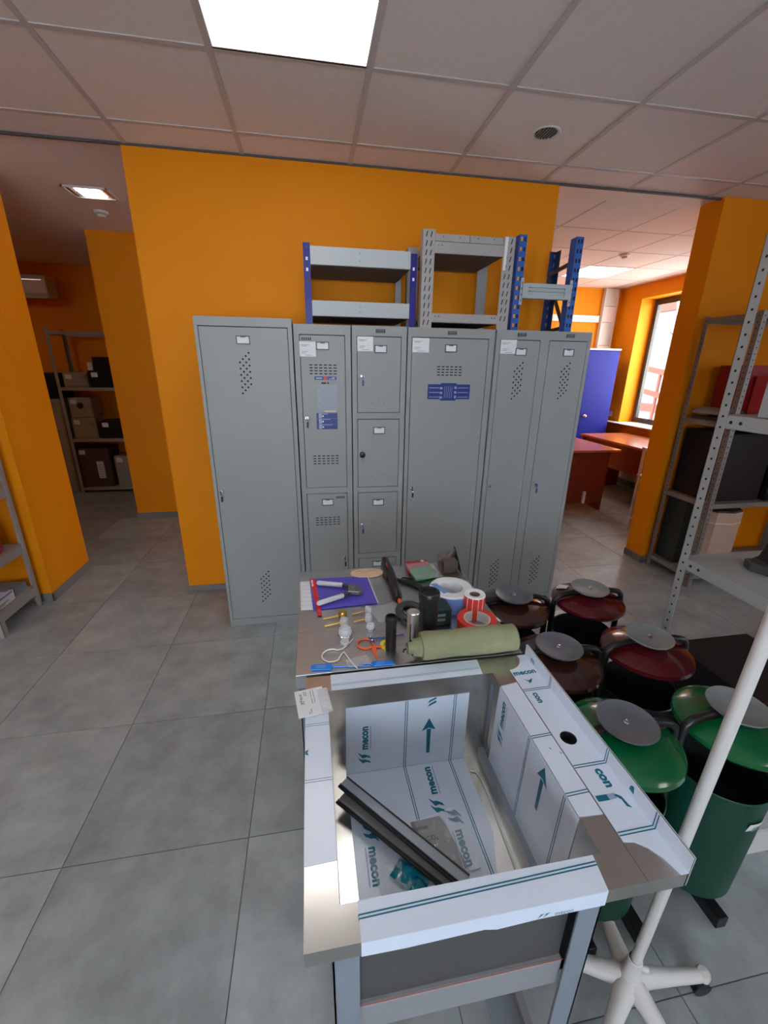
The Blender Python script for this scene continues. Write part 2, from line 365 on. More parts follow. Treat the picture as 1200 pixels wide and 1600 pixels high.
def window(n, axis, a0, a1, z0, z1, p, th, mull):
    e = bpy.data.objects.new('window_%d' % n, None); COL.objects.link(e); e['kind'] = 'structure'
    mid = (a0+a1)/2; WL[e] = Vector((p, mid, z0) if axis == 'x' else (mid, p, z0)); e.location = WL[e]
    def bx(mb, a, b, c, d, t0=0, t1=None):
        t1 = th if t1 is None else t1
        (mb.box(p+t0, p+t1, a, b, c, d) if axis == 'x' else mb.box(a, b, p+t0, p+t1, c, d))
    m = MB(); f = .055
    bx(m, a0, a0+f, z0, z1); bx(m, a1-f, a1, z0, z1); bx(m, a0+f, a1-f, z0, z0+f); bx(m, a0+f, a1-f, z1-f, z1)
    m.build('window_frame', WFRAME, e, bevel=.003)
    m = MB(); m_ = [a0+f]+mull+[a1-f]
    for x in mull: mm = MB(); bx(mm, x-.03, x+.03, z0+f, z1-f); mm.build('mullion', WFRAME, e, bevel=.003)
    for k in range(len(m_)-1):
        mm = MB(); l, r = m_[k]+(.03 if k else 0), m_[k+1]-(.03 if k < len(mull) else 0)
        bx(mm, l, r, z0+f, z1-f, th*.45, th*.45+.006); mm.build('pane', GLASS, e)
        s = MB(); w_ = .018
        bx(s, l, l+w_, z0+f, z1-f, -.008, 0); bx(s, r-w_, r, z0+f, z1-f, -.008, 0); bx(s, l+w_, r-w_, z0+f, z0+f+w_, -.008, 0); bx(s, l+w_, r-w_, z1-f-w_, z1-f, -.008, 0)
        s.build('sash', WFRAME, e)
    return e
w1 = window(1, 'x', 4.255, 5.655, .862, 2.505, 4.73, .06, [4.75])
MB().box(4.40, 4.725, 4.1, 5.98, .846, .860).build('window_sill', WHITEP, w1, bevel=.004)
w2 = window(2, 'x', -1.5, .3, .85, 2.35, 4.73, .06, [-.6])
w3 = window(3, 'y', -1.9, .7, .8, 2.3, -2.86, .05, [-1.0, -.2])

# outside the office window
m = MB(); m.box(9.0, 9.6, 1.5, 13, -1, 3.2); o = m.build('neighbour_building', BRICK)
tag(o, 'pale pink rendered building seen through the office window', 'building')
for k in range(5):
    B(8.93, 8.999, 3.2+k*1.7, 4.2+k*1.7, 1.3, 2.5).build('window', GLASS, o)
B(8.9, 9.0, 1.5, 13, .55, .75).build('brick_band', BRICKR, o)
B(8.85, 9.0, 1.5, 13, 3.0, 3.25).build('roof_edge', BRICKR, o)
gr = B(4.9, 14, -6, 16, -1.2, -1.0).build('outdoor_ground', ASPH); tag(gr, 'paved ground outside below the office window', 'ground'); struct(gr)
t = thing('bare_tree', (7.2, 6.9, -1.0), 'bare branching tree outside the office window', 'tree')
MB().tube([(7.2, 6.9, -1), (7.2, 6.95, .6), (7.15, 7.05, 2.0), (7.2, 7.1, 3.3)], [.09, .07, .05, .03], m=BARK).build('trunk', BARK, t, smooth=True)
for k in range(14):
    z = .5+k*.2; a = k*2.4; p = Vector((7.18, 7.0, z)); q1 = p+Vector((.3*cos(a), .5*sin(a), .35)); q2 = q1+Vector((.2*cos(a+.6), .4*sin(a+.5), .25))
    MB().tube([p, q1, q2], [.03, .018, .006], n=6).build('branch', BARK, t)
m = MB()
rl = thing('entrance_railing', (6.3, 6.3, -1.0), 'red-brown sloping stair railing outside the office window', 'railing')
for k, (za, zb) in enumerate(((.95, 1.25), (1.35, 1.65))):
    MB().bar((6.3, 5.6, za), (6.3, 7.6, zb), .05, .09).build('rail', BRICKR, rl)
for k in range(5):
    y = 5.7+k*.45; MB().bar((6.3, y, -1), (6.3, y, 1.55), .04, .04, up=(0, 1, 0)).build('baluster', BRICKR, rl)

# ------------------------------------------------------------------ ceiling fittings
def led_panel(cx, cy, m, label, z=CZ, group=None):
    t = thing('ceiling_light', (cx, cy, z), label, 'light', group)
    f = MB(); h = .295; w_ = .012
    f.box(cx-h, cx+h, cy-h, cy-h+w_, z-.003, z+.03); f.box(cx-h, cx+h, cy+h-w_, cy+h, z-.003, z+.03)
    f.box(cx-h, cx-h+w_, cy-h+w_, cy+h-w_, z-.003, z+.03); f.box(cx+h-w_, cx+h, cy-h+w_, cy+h-w_, z-.003, z+.03)
    f.build('frame', WHITEP, t)
    B(cx-h+w_, cx+h-w_, cy-h+w_, cy+h-w_, z-.001, z+.004).build('diffuser', m, t)
    return t
for (i, j), k in cells_light.items():
    lab = 'large lit square ceiling panel at the top of the picture' if k == 'main' else 'lit square ceiling panel behind the photographer in grid row %s' % {(1, -5): 'centre', (5, -5): 'right', (-3, -5): 'left', (-3, -1): 'far left beside the passage'}[(i, j)]
    led_panel(CX+.6*(i+.5), CY+.6*(j+.5), LEDM, lab)
led_panel(3.45, 5.18, LEDF, 'lit square ceiling panel in the office behind the blue rack post')
led_panel(-3.9, 4.7, PASSAGE_FILL, 'added unseen fill panel behind the left orange pillar, brightening the passage')  # added out of view to brighten the left passage
t = thing('recessed_downlight', (-1.42, 3.71, CZ), 'small lit recessed lamp with three bulbs in the dark passage ceiling', 'light')
f = MB(); x0, x1, y0, y1 = -1.56, -1.28, 3.61, 3.82
f.box(x0, x1, y0, y0+.012, CZ-.012, CZ-.0005); f.box(x0, x1, y1-.012, y1, CZ-.012, CZ-.0005); f.box(x0, x0+.012, y0, y1, CZ-.012, CZ-.0005); f.box(x1-.012, x1, y0, y1, CZ-.012, CZ-.0005)
f.build('frame', WHITEP, t)
B(x0+.065, x1-.065, y0+.035, y1-.03, CZ-.006, CZ-.001).build('diffuser', LEDS, t)
for s_ in (x0+.018, x1-.038): B(s_, s_+.02, y0+.02, y1-.02, CZ-.008, CZ-.001).build('reflector', CHROME, t)
for k in range(3): MB().lathe([(0, -.016), (.007, -.014), (.010, -.008), (.007, 0)], (-1.475+.055*k, 3.64, CZ-.006), 12).build('bulb', LEDB, t, smooth=True)
def smoke(x, y, label):
    t = thing('smoke_detector', (x, y, CZ), label, 'detector')
    MB().lathe([(.05, 0), (.05, -.012), (.042, -.02), (.03, -.022), (.0, -.022)], (x, y, CZ-.0004), 24).build('base', WHITEP, t, smooth=True)
    MB().lathe([(.028, -.022), (.028, -.034), (.02, -.04), (0, -.04)], (x, y, CZ-.0004), 20).build('sensor_head', OFFW, t, smooth=True)
smoke(-1.53, 4.13, 'round smoke detector on the dark passage ceiling beyond the recessed lamp')
smoke(3.19, 4.36, 'round smoke detector on the office ceiling before the lit panel')
t = thing('ceiling_vent', (1.208, 2.405, CZ), 'round black slatted vent in a ceiling tile', 'vent')
MB().lathe([(.052, -.001), (.060, -.004), (.067, -.004), (.070, 0)], (1.208, 2.405, CZ+.0005), 28).build('rim', WHITEP, t, smooth=True)
MB().lathe([(.0, -.0015), (.055, -.0015), (.055, 0)], (1.208, 2.405, CZ+.0005), 28).build('backing', DARKHOLE, t)
for k in range(7):
    d = -.042+.014*k; h = sqrt(.054**2-d*d)
    MB().obox((1.208+d, 2.405, CZ-.003), .0035, 2*h, .005).build('slat', MIDGREY, t)

# ------------------------------------------------------------------ lockers
def slots(mb, x0, x1, z0, z1, y, nx=6, nz=4):
    for i in range(nx):
        for j in range(nz):
            x = x0+(x1-x0)*(i+.5)/nx; z = z1-(z1-z0)*(j+.5)/nz
            mb.box(x-.0085, x+.0085, y-.0006, y, z-.0028, z+.0028, DARKHOLE)
            mb.box(x-.0085, x+.0085, y-.0016, y-.0004, z+.0028, z+.0042, LOCK)
def holes(mb, xr, zt, y, dx=.0158, dz=.0315, n=6, r=.0052):
    for c in range(4):
        for k in range(n): mb.cyl((xr-c*dx, y, zt-c*dz/2-k*dz), (xr-c*dx, y-.0007, zt-c*dz/2-k*dz), r, n=8, m=DARKHOLE)
def holder(x, z, y, door, w=.070, h=.042):
    m = MB(); f = .005
    m.box(x-w/2, x+w/2, y-.004, y, z-h/2, z-h/2+f, HOLDERG); m.box(x-w/2, x+w/2, y-.004, y, z+h/2-f, z+h/2, HOLDERG)
    m.box(x-w/2, x-w/2+f, y-.004, y, z-h/2, z+h/2, HOLDERG); m.box(x+w/2-f, x+w/2, y-.004, y, z-h/2, z+h/2, HOLDERG)
    m.box(x-.012, x+.012, y-.004, y, z+h/2-f-.004, z+h/2-f, HOLDERG)
    m.box(x-w/2+f, x+w/2-f, y-.0012, y, z-h/2+f, z+h/2-f, PAPER)
    m.build('label_holder', None, door)
def tagcard(x0, x1, z0, z1, y, door):
    m = MB(); m.box(x0, x1, y-.0015, y, z0, z1, PAPER); w = x1-x0; h = z1-z0
    for a, b, c in ((.1, .6, .76), (.1, .45, .68), (.12, .5, .32), (.12, .4, .22), (.3, .75, .08)):
        m.box(x0+w*a, x0+w*b, y-.0019, y-.0014, z0+h*c, z0+h*c+.0025, GREYINK)
    m.build('price_label', None, door, label='white paper price label')
def nameplate(x, z, y, p, w=.052, h=.02):
    m = MB(); m.box(x-w/2, x+w/2, y-.0022, y, z-h/2, z+h/2, DKGREY)
    m.box(x-w/2+.004, x+w/2-.004, y-.0026, y-.002, z+h/2-.004, z+h/2-.0025, MIDGREY); m.box(x-w/2+.004, x+w/2-.004, y-.0026, y-.002, z-h/2+.0025, z-h/2+.004, MIDGREY)
    for k in range(4):
        a = x-w/2+.008+k*.010; m.box(a, a+.002, y-.0026, y-.002, z-.004, z+.004, MIDGREY); m.box(a, a+.006, y-.0026, y-.002, z+.002, z+.004, MIDGREY)
    m.build('name_plate', None, p)
def lockkey(x, z, y, door, kind):
    m = MB(); m.cyl((x, y, z), (x, y-.006, z), .0095, n=16, m=CHROME); m.cyl((x, y-.006, z), (x, y-.010, z), .006, n=12, m=CHROME)
    m.build('lock', None, door, smooth=True)
    if kind in ('black', 'blue'):
        k = BLACKP if kind == 'black' else BLUEKEY
        m = MB(); m.box(x-.0012, x+.0012, y-.024, y-.010, z-.004, z+.004, CHROME)
        m.obox((x, y-.031, z), .004, .016, .02, m=k); m.obox((x+.003, y-.033, z-.036), .010, .004, .03, m=k)
        m.tube([(x, y-.033, z-.006), (x+.003, y-.036, z-.015), (x+.003, y-.033, z-.022)], .0016, n=6, m=CHROME)
        m.build('key', None, door)
    if kind == 'knob':
        MB().lathe([(.012, 0), (.016, .006), (.018, .018), (.015, .024), (0, .026)], (x, y, z), 20, ax=(0, -1, 0)).build('knob', BLACKP, door, smooth=True)
def locker(x0, x1, yf, z1, label, rows, kick=.0):
    t = thing('metal_locker', ((x0+x1)/2, yf+.24, 0), label, 'locker')
    yb = 2.928
    B(x0, x1, yf+.018, yb, .0, z1-.0).build('carcass', LOCK, t, bevel=.0015)
    # front frame with door openings
    fr = MB(); cols = sorted({(d[0], d[1]) for d in rows})
    edges = [x0]+[v for c in cols for v in c]+[x1]
    for k in range(0, len(edges), 2): fr.box(edges[k], edges[k+1], yf, yf+.0178, 0, z1)
    for c in cols:
        ds = sorted([d for d in rows if (d[0], d[1]) == c], key=lambda d: d[2]); zz = [0]+[v for d in ds for v in (d[2], d[3])]+[z1]
        for k in range(0, len(zz), 2): fr.box(c[0], c[1], yf, yf+.0178, zz[k], zz[k+1])
    fr.build('front_frame', LOCK, t)
    out = []
    for d in rows:
        B(d[0]-.004, d[1]+.004, yf+.0162, yf+.0174, d[2]-.004, d[3]+.004).build('door_gap_shade', DARKHOLE, t)  # dark sheet behind the door, standing in for shade in the gap
        o = B(d[0]+.0032, d[1]-.0032, yf-.001, yf+.0155, d[2]+.0028, d[3]-.0042).build('door', LOCK, t, bevel=.0015); out.append(o)
    return t, out
Y1 = 2.430; D = Y1-.001
t, d = locker(-.563, -.079, Y1, 1.817, 'tallest grey steel locker with one plain wide door, far left of the row', [(-.546, -.100, .048, 1.774)])
d = d[0]; holder(-.329, 1.709, D, d); m = MB(); holes(m, -.307, 1.647, D); m.build('vent_holes', None, d, kind='stuff')
m = MB(); holes(m, -.302, .371, D, n=6); m.build('vent_holes', None, d, kind='stuff'); lockkey(-.521, .898, D, d, 'black')
YL = 2.45; D = YL-.001
t, ds = locker(-.072, .231, YL, 1.796, 'narrow two-door grey locker with blue instruction stickers beside the tallest locker',
               [(-.044, .201, .896, 1.746), (-.044, .201, .03, .861)])
u, l = ds
m = MB()
for k in range(5): m.box(-.032+k*.011, -.0245+k*.011, D-.002, D, 1.716, 1.730, DKGREY)
m.build('name_plate', None, u)
tagcard(-.044, .042, 1.634, 1.710, D, u); holder(.079, 1.690, D, u); holder(.080, .804, D, l); nameplate(.158, .832, D, l, .05, .012)
m = MB(); slots(m, 0, .156, 1.539, 1.600, D); slots(m, 0, .156, 1.036, 1.097, D); m.build('vent_slots', None, u, kind='stuff')
m = MB(); slots(m, 0, .156, .652, .713, D); m.build('vent_slots', None, l, kind='stuff')
lockkey(-.022, 1.308, D, u, 'black'); lockkey(.176, .432, D, l, 'black')
m = MB(); m.box(.029, .149, D-.001, D, 1.515, 1.533, NAVY); m.box(.037, .070, D-.0014, D-.0008, 1.520, 1.527, PALEBLUE)
m.cyl((.089, D-.001, 1.524), (.089, D-.0016, 1.524), .0105, n=16, m=REDST); m.box(.125, .140, D-.0014, D-.0008, 1.518, 1.529, PALEBLUE)
m.box(.108, .124, D-.0014, D-.0008, 1.518, 1.522, PALEBLUE); m.build('banner_sticker', None, u)
m = MB(); m.box(.030, .062, D-.0006, D, 1.497, 1.499, GREYINK); m.box(.066, .092, D-.0006, D, 1.493, 1.502, BLACKINK); m.box(.098, .108, D-.0006, D, 1.493, 1.502, BLACKINK); m.box(.122, .150, D-.0006, D, 1.497, 1.499, GREYINK)
m.box(.040, .150, D-.0005, D, 1.352, 1.488, STICKCLR)
for k in range(11):
    z = 1.480-k*.0115; m.box(.062, .062+.052+.02*random.random(), D-.0009, D-.0004, z-.002, z, GREYINK)
for k in range(6): z = 1.478-k*.0215; m.box(.044, .054, D-.0009, D-.0004, z-.009, z, PALEBLUE if k % 2 else GREYINK)
m.box(.070, .150, D-.001, D, 1.340, 1.350, TANST); m.box(.078, .142, D-.0014, D-.0008, 1.343, 1.347, PAPER)
m.build('instruction_sticker', None, u)
m = MB()
for k in range(3):
    z1_ = 1.335-k*.0305; m.box(.032, .150, D-.001, D, z1_-.0295, z1_, NAVY); m.box(.044, .062, D-.0014, D-.0008, z1_-.028, z1_-.001, PALEBLUE)
    m.box(.064, .098+.012*k, D-.0014, D-.0008, z1_-.007, z1_-.003, PALEBLUE); m.cyl((.068, D-.001, z1_-.017), (.068, D-.0016, z1_-.017), .005, n=10, m=PAPER)
m.build('blue_sticker', None, u)
t, ds = locker(.238, .543, YL, 1.797, 'grey locker divided into stacked small square doors, one with a round black knob',
               [(.264, .514, 1.335, 1.745), (.264, .514, .890, 1.301), (.264, .514, .448, .858), (.264, .514, .03, .414)])
a, b, c, e_ = ds
nameplate(.395, 1.771, YL, t); tagcard(.267, .354, 1.667, 1.742, D, a); holder(.397, 1.680, D, a); holder(.393, 1.234, D, b); holder(.391, .791, D, c); holder(.391, .37, D, e_)
lockkey(.292, 1.536, D, a, 'blue'); lockkey(.291, 1.094, D, b, 'knob'); lockkey(.289, .650, D, c, 'blue')
for dd, z in ((a, 1.39), (b, .96), (c, .50)):
    m = MB()
    for x, zz in ((.352, 0), (.385, .024), (.420, .002)): m.cyl((x, D, z+zz), (x, D-.0006, z+zz), .0025, n=8, m=DKGREY)
    m.build('screw_holes', None, dd, kind='stuff')
t, ds = locker(.550, 1.060, YL, 1.796, 'wide one-door grey locker with a blue winged sticker under the vent slots',
               [(.572, 1.026, .05, 1.747)]); d = ds[0]
nameplate(.804, 1.772, YL, t); tagcard(.576, .672, 1.667, 1.742, D, d); holder(.801, 1.691, D, d); m = MB(); slots(m, .722, .877, 1.539, 1.600, D); m.build('vent_slots', None, d, kind='stuff')
lockkey(.598, .875, D, d, 'black')
m = MB(); m.box(.675, .932, D-.001, D, 1.412, 1.496, NAVY); m.box(.753, .848, D-.0014, D, 1.404, 1.503, NAVY)
for k in range(3):
    z = 1.480-k*.026; m.box(.684, .745, D-.0018, D-.0008, z-.006, z-.002, PALEBLUE); m.box(.858, .922, D-.0018, D-.0008, z-.006, z-.002, PALEBLUE)
    m.box(.748, .764, D-.0022, D-.0012, z-.012, z, PALEBLUE); m.box(.836, .850, D-.0022, D-.0012, z-.010, z+.004, PALEBLUE)
for k in range(5): m.box(.776+k*.011, .778+k*.011, D-.0022, D-.0012, 1.418, 1.486, PALEBLUE)
m.build('blue_sticker', None, d)
YR = 2.445; D = YR-.001
t, ds = locker(1.068, 1.668, YR, 1.796, 'double grey locker with two tall perforated doors at the right end of the row',
               [(1.093, 1.343, .05, 1.746), (1.398, 1.646, .05, 1.747)])
a, b = ds
nameplate(1.222, 1.772, YR, t); nameplate(1.527, 1.773, YR, t); tagcard(1.096, 1.194, 1.669, 1.744, D, a); holder(1.226, 1.680, D, a); holder(1.530, 1.681, D, b)
m = MB(); holes(m, 1.246, 1.620, D); m.build('vent_holes', None, a, kind='stuff'); m = MB(); holes(m, 1.550, 1.622, D); m.build('vent_holes', None, b, kind='stuff')
m = MB(); holes(m, 1.232, .345, D); m.build('vent_holes', None, a, kind='stuff'); m = MB(); holes(m, 1.533, .346, D); m.build('vent_holes', None, b, kind='stuff')
lockkey(1.113, .873, D, a, 'plain'); lockkey(1.424, .876, D, b, 'blue')

# ------------------------------------------------------------------ sample racks on top of the lockers
ZT = 1.7975
t = thing('shelf_rack_sample', (.29, 2.69, ZT), 'short rack sample with royal blue posts and pale grey beams on the lockers', 'rack')
def slotpost(x, y0, y1, z0, z1, w, m, t, hm=PAPER, pitch=.05, style='key', name='post', side=1):
    b = MB(); b.box(x, x+w, y0, y0+.003, z0, z1, m); xx = x if side > 0 else x+w-.003; b.box(xx, xx+.003, y0+.003, y1, z0, z1, m)
    k = 0; z = z1-.022
    while z > z0+.02:
        if style == 'key':
            if k in (0, 1, 2, 3, 7, 8): b.box(x+w*.35, x+w*.65, y0-.0006, y0, z-.008, z+.007, PAPER if k in (1, 2, 7, 8) else DKGREY)
        elif style == 'double':
            for fx in (.28, .66):
                b.prism([(x+w*fx-.004, y0, z-.013), (x+w*fx+.001, y0, z-.013), (x+w*fx+.007, y0, z+.013), (x+w*fx+.002, y0, z+.013)], (0, -.0006, 0), DARKHOLE)
        elif style == 'hole': b.box(x+w*.2, x+w*.42, y0-.0006, y0, z-.010, z+.010, hm); b.box(x+w*.62, x+w*.86, y0-.0006, y0, z-.010, z+.010, DARKHOLE)
        k += 1; z -= pitch
    b.build(name, None, t)
slotpost(-.004, 2.50, 2.54, ZT, 2.183, .036, BLUE, t); slotpost(.563, 2.50, 2.54, ZT, 2.16, .036, BLUE, t, side=-1)
slotpost(.0, 2.862, 2.90, ZT, 2.183, .036, GALV, t, style='none'); slotpost(.553, 2.862, 2.90, ZT, 2.183, .036, GALV, t, side=-1, style='none')
for z0, z1 in ((2.085, 2.168), (1.843, 1.917)):
    for y in (2.497, 2.888):
        m = MB(); m.box(.0325, .5625, y, y+.003, z0, z1, SILVER); m.box(.0325, .5625, y+.003, y+.028, z1-.003, z1, SILVER); m.box(.0325, .5625, y+.003, y+.014, z0, z0+.003, SILVER)
        m.cyl((.29, y, z0+.025), (.29, y-.001, z0+.025), .004, n=8, m=MIDGREY); m.cyl((.29, y, z1-.022), (.29, y-.001, z1-.022), .004, n=8, m=MIDGREY); m.build('beam', None, t)
    B(.034, .561, 2.502, 2.885, z1-.012, z1-.008).build('shelf_panel', GALV, t); B(.034, .561, 2.512, 2.885, z0-.002, z0).build('underside_shade', UNDERSHADE, t)  # lower sheet coloured dark for the shade beneath the shelf
t = thing('metal_shelf_rack', (.90, 2.68, ZT), 'grey rack sample with slotted double-column posts and two shelves on the lockers', 'rack')
for y0 in (2.48, 2.845):
    fr_ = y0 < 2.6
    slotpost(.622, y0, y0+.05, ZT, 2.272, .066, WARMGALV, t, style='double' if fr_ else 'none', pitch=.0425); slotpost(1.075, y0, y0+.05, ZT, 2.262, .066, WARMGALV, t, style='double' if fr_ else 'none', pitch=.0425, side=-1)
for z0, z1 in ((2.165, 2.218), (1.828, 1.873)):
    for y in (2.478, 2.888):
        m = MB(); m.box(.686, 1.078, y, y+.003, z0, z1, WARMGALV); m.box(.686, 1.078, y+.003, y+.03, z0, z0+.003, WARMGALV)
        for x in (.706, .726, 1.040, 1.06): m.cyl((x, y, z1-.016), (x, y-.0016, z1-.016), .004, n=8, m=CHROME)
        m.build('beam', None, t)
    for k in range(2): B(.690+k*.194, .881+k*.194, 2.485, 2.880, z1+.004 if z0 > 2 else z1-.02, z1+.038 if z0 > 2 else z1-.01).build('shelf_panel', WARMGALV, t, bevel=.001)
for z0 in (2.165, 1.828): B(.690, 1.074, 2.483, 2.885, z0-.003, z0-.001).build('underside_shade', UNDERSHADE, t)  # dark sheets giving the shaded look under both shelves
for k in range(2):
    m = MB()
    for x in (.735, .825): m.cyl((x+.194*k, 2.4848, 2.244), (x+.194*k, 2.484, 2.244), .003, n=8)
    m.build('screw', DKGREY, t)
m = MB(); m.prism([(1.078, 2.482, 2.10), (1.094, 2.477, 2.10), (1.098, 2.477, 2.26), (1.078, 2.482, 2.26)], (0, -.001, 0)); m.build('tape_strip', PAPER, t)
t = thing('pallet_rack_sample', (1.37, 2.68, ZT), 'blue pallet rack sample with diagonal braces and grey ribbed beam on the lockers', 'rack')
slotpost(1.166, 2.49, 2.55, ZT, 2.28, .046, BLUE2, t, hm=ORANGE, style='hole', pitch=.048)
slotpost(1.508, 2.49, 2.55, ZT, 2.288, .044, BLUE2, t, hm=DARKHOLE, style='hole', pitch=.048)
m = MB(); x, y0 = 1.548, 2.84
m.box(x, x+.046, y0, y0+.003, ZT, 2.294, BLUE2D); m.box(x+.043, x+.046, y0-.05, y0, ZT, 2.294, BLUE2D)
for k in range(9): z = 2.27-.05*k; m.box(x+.028, x+.038, y0-.0006, y0, z-.012, z+.008, MIDGREY)
m.build('post', None, t)
for p, q_ in (((1.555, 2.833, 2.16), (1.53, 2.556, 2.17)), ((1.555, 2.833, 2.15), (1.53, 2.556, 1.84)), ((1.555, 2.833, 1.815), (1.53, 2.556, 1.825))):
    MB().bar(p, q_, .012, .02).build('brace', DKGREY, t)
m = MB(); m.grid(lambda u_, v_: (1.232+.284*u_, 2.478+(.010 if (.28 < v_ < .46 or .60 < v_ < .74) else 0), 1.968+.076*v_), 1, 24, SILVER)
m.box(1.232, 1.516, 2.490, 2.515, 1.968, 2.044, SILVER); m.box(1.232, 1.516, 2.478, 2.515, 2.0435, 2.045, SILVER); m.build('beam', None, t)
for x, s_ in ((1.200, 1), (1.502, -1)):
    m = MB(); m.box(x, x+.016, 2.484, 2.489, 1.935, 2.07, SILVER)
    for k in range(4): m.box(x+.006, x+.010, 2.4834, 2.484, 1.95+.03*k, 1.962+.03*k, DKGREY)
    m.obox((x+.008+.02*s_, 2.481, 2.005), .034, .008, .074, m=SILVER); m.build('beam_bracket', None, t)

# ------------------------------------------------------------------ steel table
ZTB = .85
t = thing('steel_table', (.24, 1.165, 0), 'stainless steel table covered with small goods behind the wash basin', 'table')
B(-.066, .546, .882, 1.452, ZTB-.003, ZTB).build('tabletop', STEELT, t, bevel=.001)
m = MB(); m.box(-.066, -.064, .882, 1.452, ZTB-.04, ZTB-.003); m.box(.544, .546, .882, 1.452, ZTB-.04, ZTB-.003); m.box(-.064, .544, .882, .884, ZTB-.04, ZTB-.003); m.box(-.064, .544, 1.450, 1.452, ZTB-.04, ZTB-.003)
m.build('apron', STEELT, t)
for x, sx in ((-.058, 1), (.538, -1)):
    for y, sy in ((.890, 1), (1.444, -1)):
        m = MB(); m.box(x, x+.036*sx, y, y+.003*sy, 0, ZTB-.003); m.box(x, x+.003*sx, y, y+.036*sy, 0, ZTB-.003); m.build('leg', LEGP, t)
B(-.05, .53, .9, 1.435, .20, .212).build('lower_shelf', STEELT, t)
for y in (.893, 1.438): B(-.054, .534, y, y+.003, .18, .22).build('rail', LEGP, t)

# ------------------------------------------------------------------ wash basin
sx0, sx1, xf, sy0, sy1, Z = -.040, .478, .549, .343, .871, .85
ox0, ox1, oy0, oy1, zb = .011, .431, .390, .817, .572
wb = thing('wash_basin', (.24, .6, 0), 'stainless steel floor-standing wash basin wrapped in white film with teal print', 'basin')
m = MB()
m.box(sx0, sx1-.0008, sy0, oy0, Z-.003, Z); m.box(sx0, sx1-.0008, oy1, sy1, Z-.003, Z); m.box(sx0, ox0, oy0, oy1, Z-.003, Z); m.box(ox1, sx1-.0008, oy0, oy1, Z-.003, Z)
m.box(sx0, sx0+.002, sy0, sy1, Z-.030, Z-.003); m.box(sx0+.002, sx1, sy0, sy0+.002, Z-.030, Z-.003); m.box(sx0+.002, sx1, sy1-.002, sy1, Z-.030, Z-.003)
m.build('rim', STEEL, wb)
m = MB(); m.box(ox0-.002, ox0, oy0-.002, oy1+.002, zb-.002, Z-.003); m.box(ox1, ox1+.002, oy0-.002, oy1+.002, zb-.002, Z-.003)
m.box(ox0, ox1, oy0-.002, oy0, zb-.002, Z-.003); m.box(ox0, ox1, oy1, oy1+.002, zb-.002, Z-.003); m.box(ox0, ox1, oy0, oy1, zb-.003, zb)
m.build('bowl', STEEL, wb)
m = MB(); m.mi(STEEL); hc = (.508, .603); hr = .0165      # tap ledge with a round hole
n = 24; ring = [(hc[0]+hr*cos(2*pi*k/n), hc[1]+hr*sin(2*pi*k/n)) for k in range(n)]
sq = []
for k in range(n):
    a_ = 2*pi*k/n; c_, s_ = cos(a_), sin(a_); f_ = .0275/max(abs(c_), abs(s_)); sq.append((hc[0]+c_*f_, hc[1]+s_*f_))
m.add([(x, y, Z) for x, y in ring]+[(x, y, Z) for x, y in sq], [(k, (k+1) % n, n+(k+1) % n, n+k)[::-1] for k in range(n)])
qx0, qx1, qy0, qy1 = hc[0]-.0275, hc[0]+.0275, hc[1]-.0275, hc[1]+.0275
m.box(sx1, xf, sy0, qy0, Z-.002, Z); m.box(sx1, xf, qy1, sy1, Z-.002, Z); m.box(sx1, qx0, qy0, qy1, Z-.002, Z); m.box(qx1, xf, qy0, qy1, Z-.002, Z)
m.box(sx1, xf, sy0, sy0+.002, Z-.030, Z-.002); m.box(xf-.002, xf, sy0, sy1, Z-.030, Z-.002); m.box(sx1, xf, sy1-.002, sy1, Z-.030, Z-.002)
m.cyl((hc[0], hc[1], Z-.001), (hc[0], hc[1], Z-.02), hr, n=24, m=DARKHOLE, cap=False); m.box(qx0, qx1, qy0, qy1, Z-.022, Z-.02, DARKHOLE)
m.build('tap_ledge', None, wb)
B(xf-.0005, xf+.0022, sy0, sy1, Z-.03, .884).build('splashback', STEEL, wb)
m = MB(); m.box(.036, .392, .384, .387, .607, Z-.003, APRON); m.box(.0, .44, .8195, .822, .56, Z-.003, APRON); m.box(.003, .006, .39, .82, .56, Z-.003, APRON); m.box(.436, .439, .39, .82, .56, Z-.003, APRON)
m.box(.003, .439, .384, .822, .556, .560, APRON)
m.build('jacket', None, wb)
m = MB(); m.box(.034, .396, .3760, .3768, .6082, .6094, REDLINE); m.build('film_edge', None, wb)
B(.034, .396, .376, .396, .535, .608).build('front_rail', MIDGREY, wb, bevel=.004)
B(.0, .016, .396, .82, .535, .60).build('side_rail', LEGP, wb); B(.415, .430, .396, .82, .535, .60).build('side_rail', LEGP, wb)
B(.43, .448, .40, .83, .13, .152).build('lower_rail', MIDGREY, wb)
B(.36, .448, .40, .83, .126, .130).build('lower_shelf', LEGP, wb)
for x, sx in ((-.003, 1), (.433, -1)):
    for y, sy in ((.366, 1), (.842, -1)):
        m = MB(); m.box(x, x+.040*sx, y, y+.003*sy, .012, Z-.03); m.box(x, x+.003*sx, y, y+.04*sy, .012, Z-.03); l_ = m.build('leg', LEGP, wb)
        B(x, x+.036*sx, y, y+.036*sy, 0, .014).build('foot', BLACKP, l_)
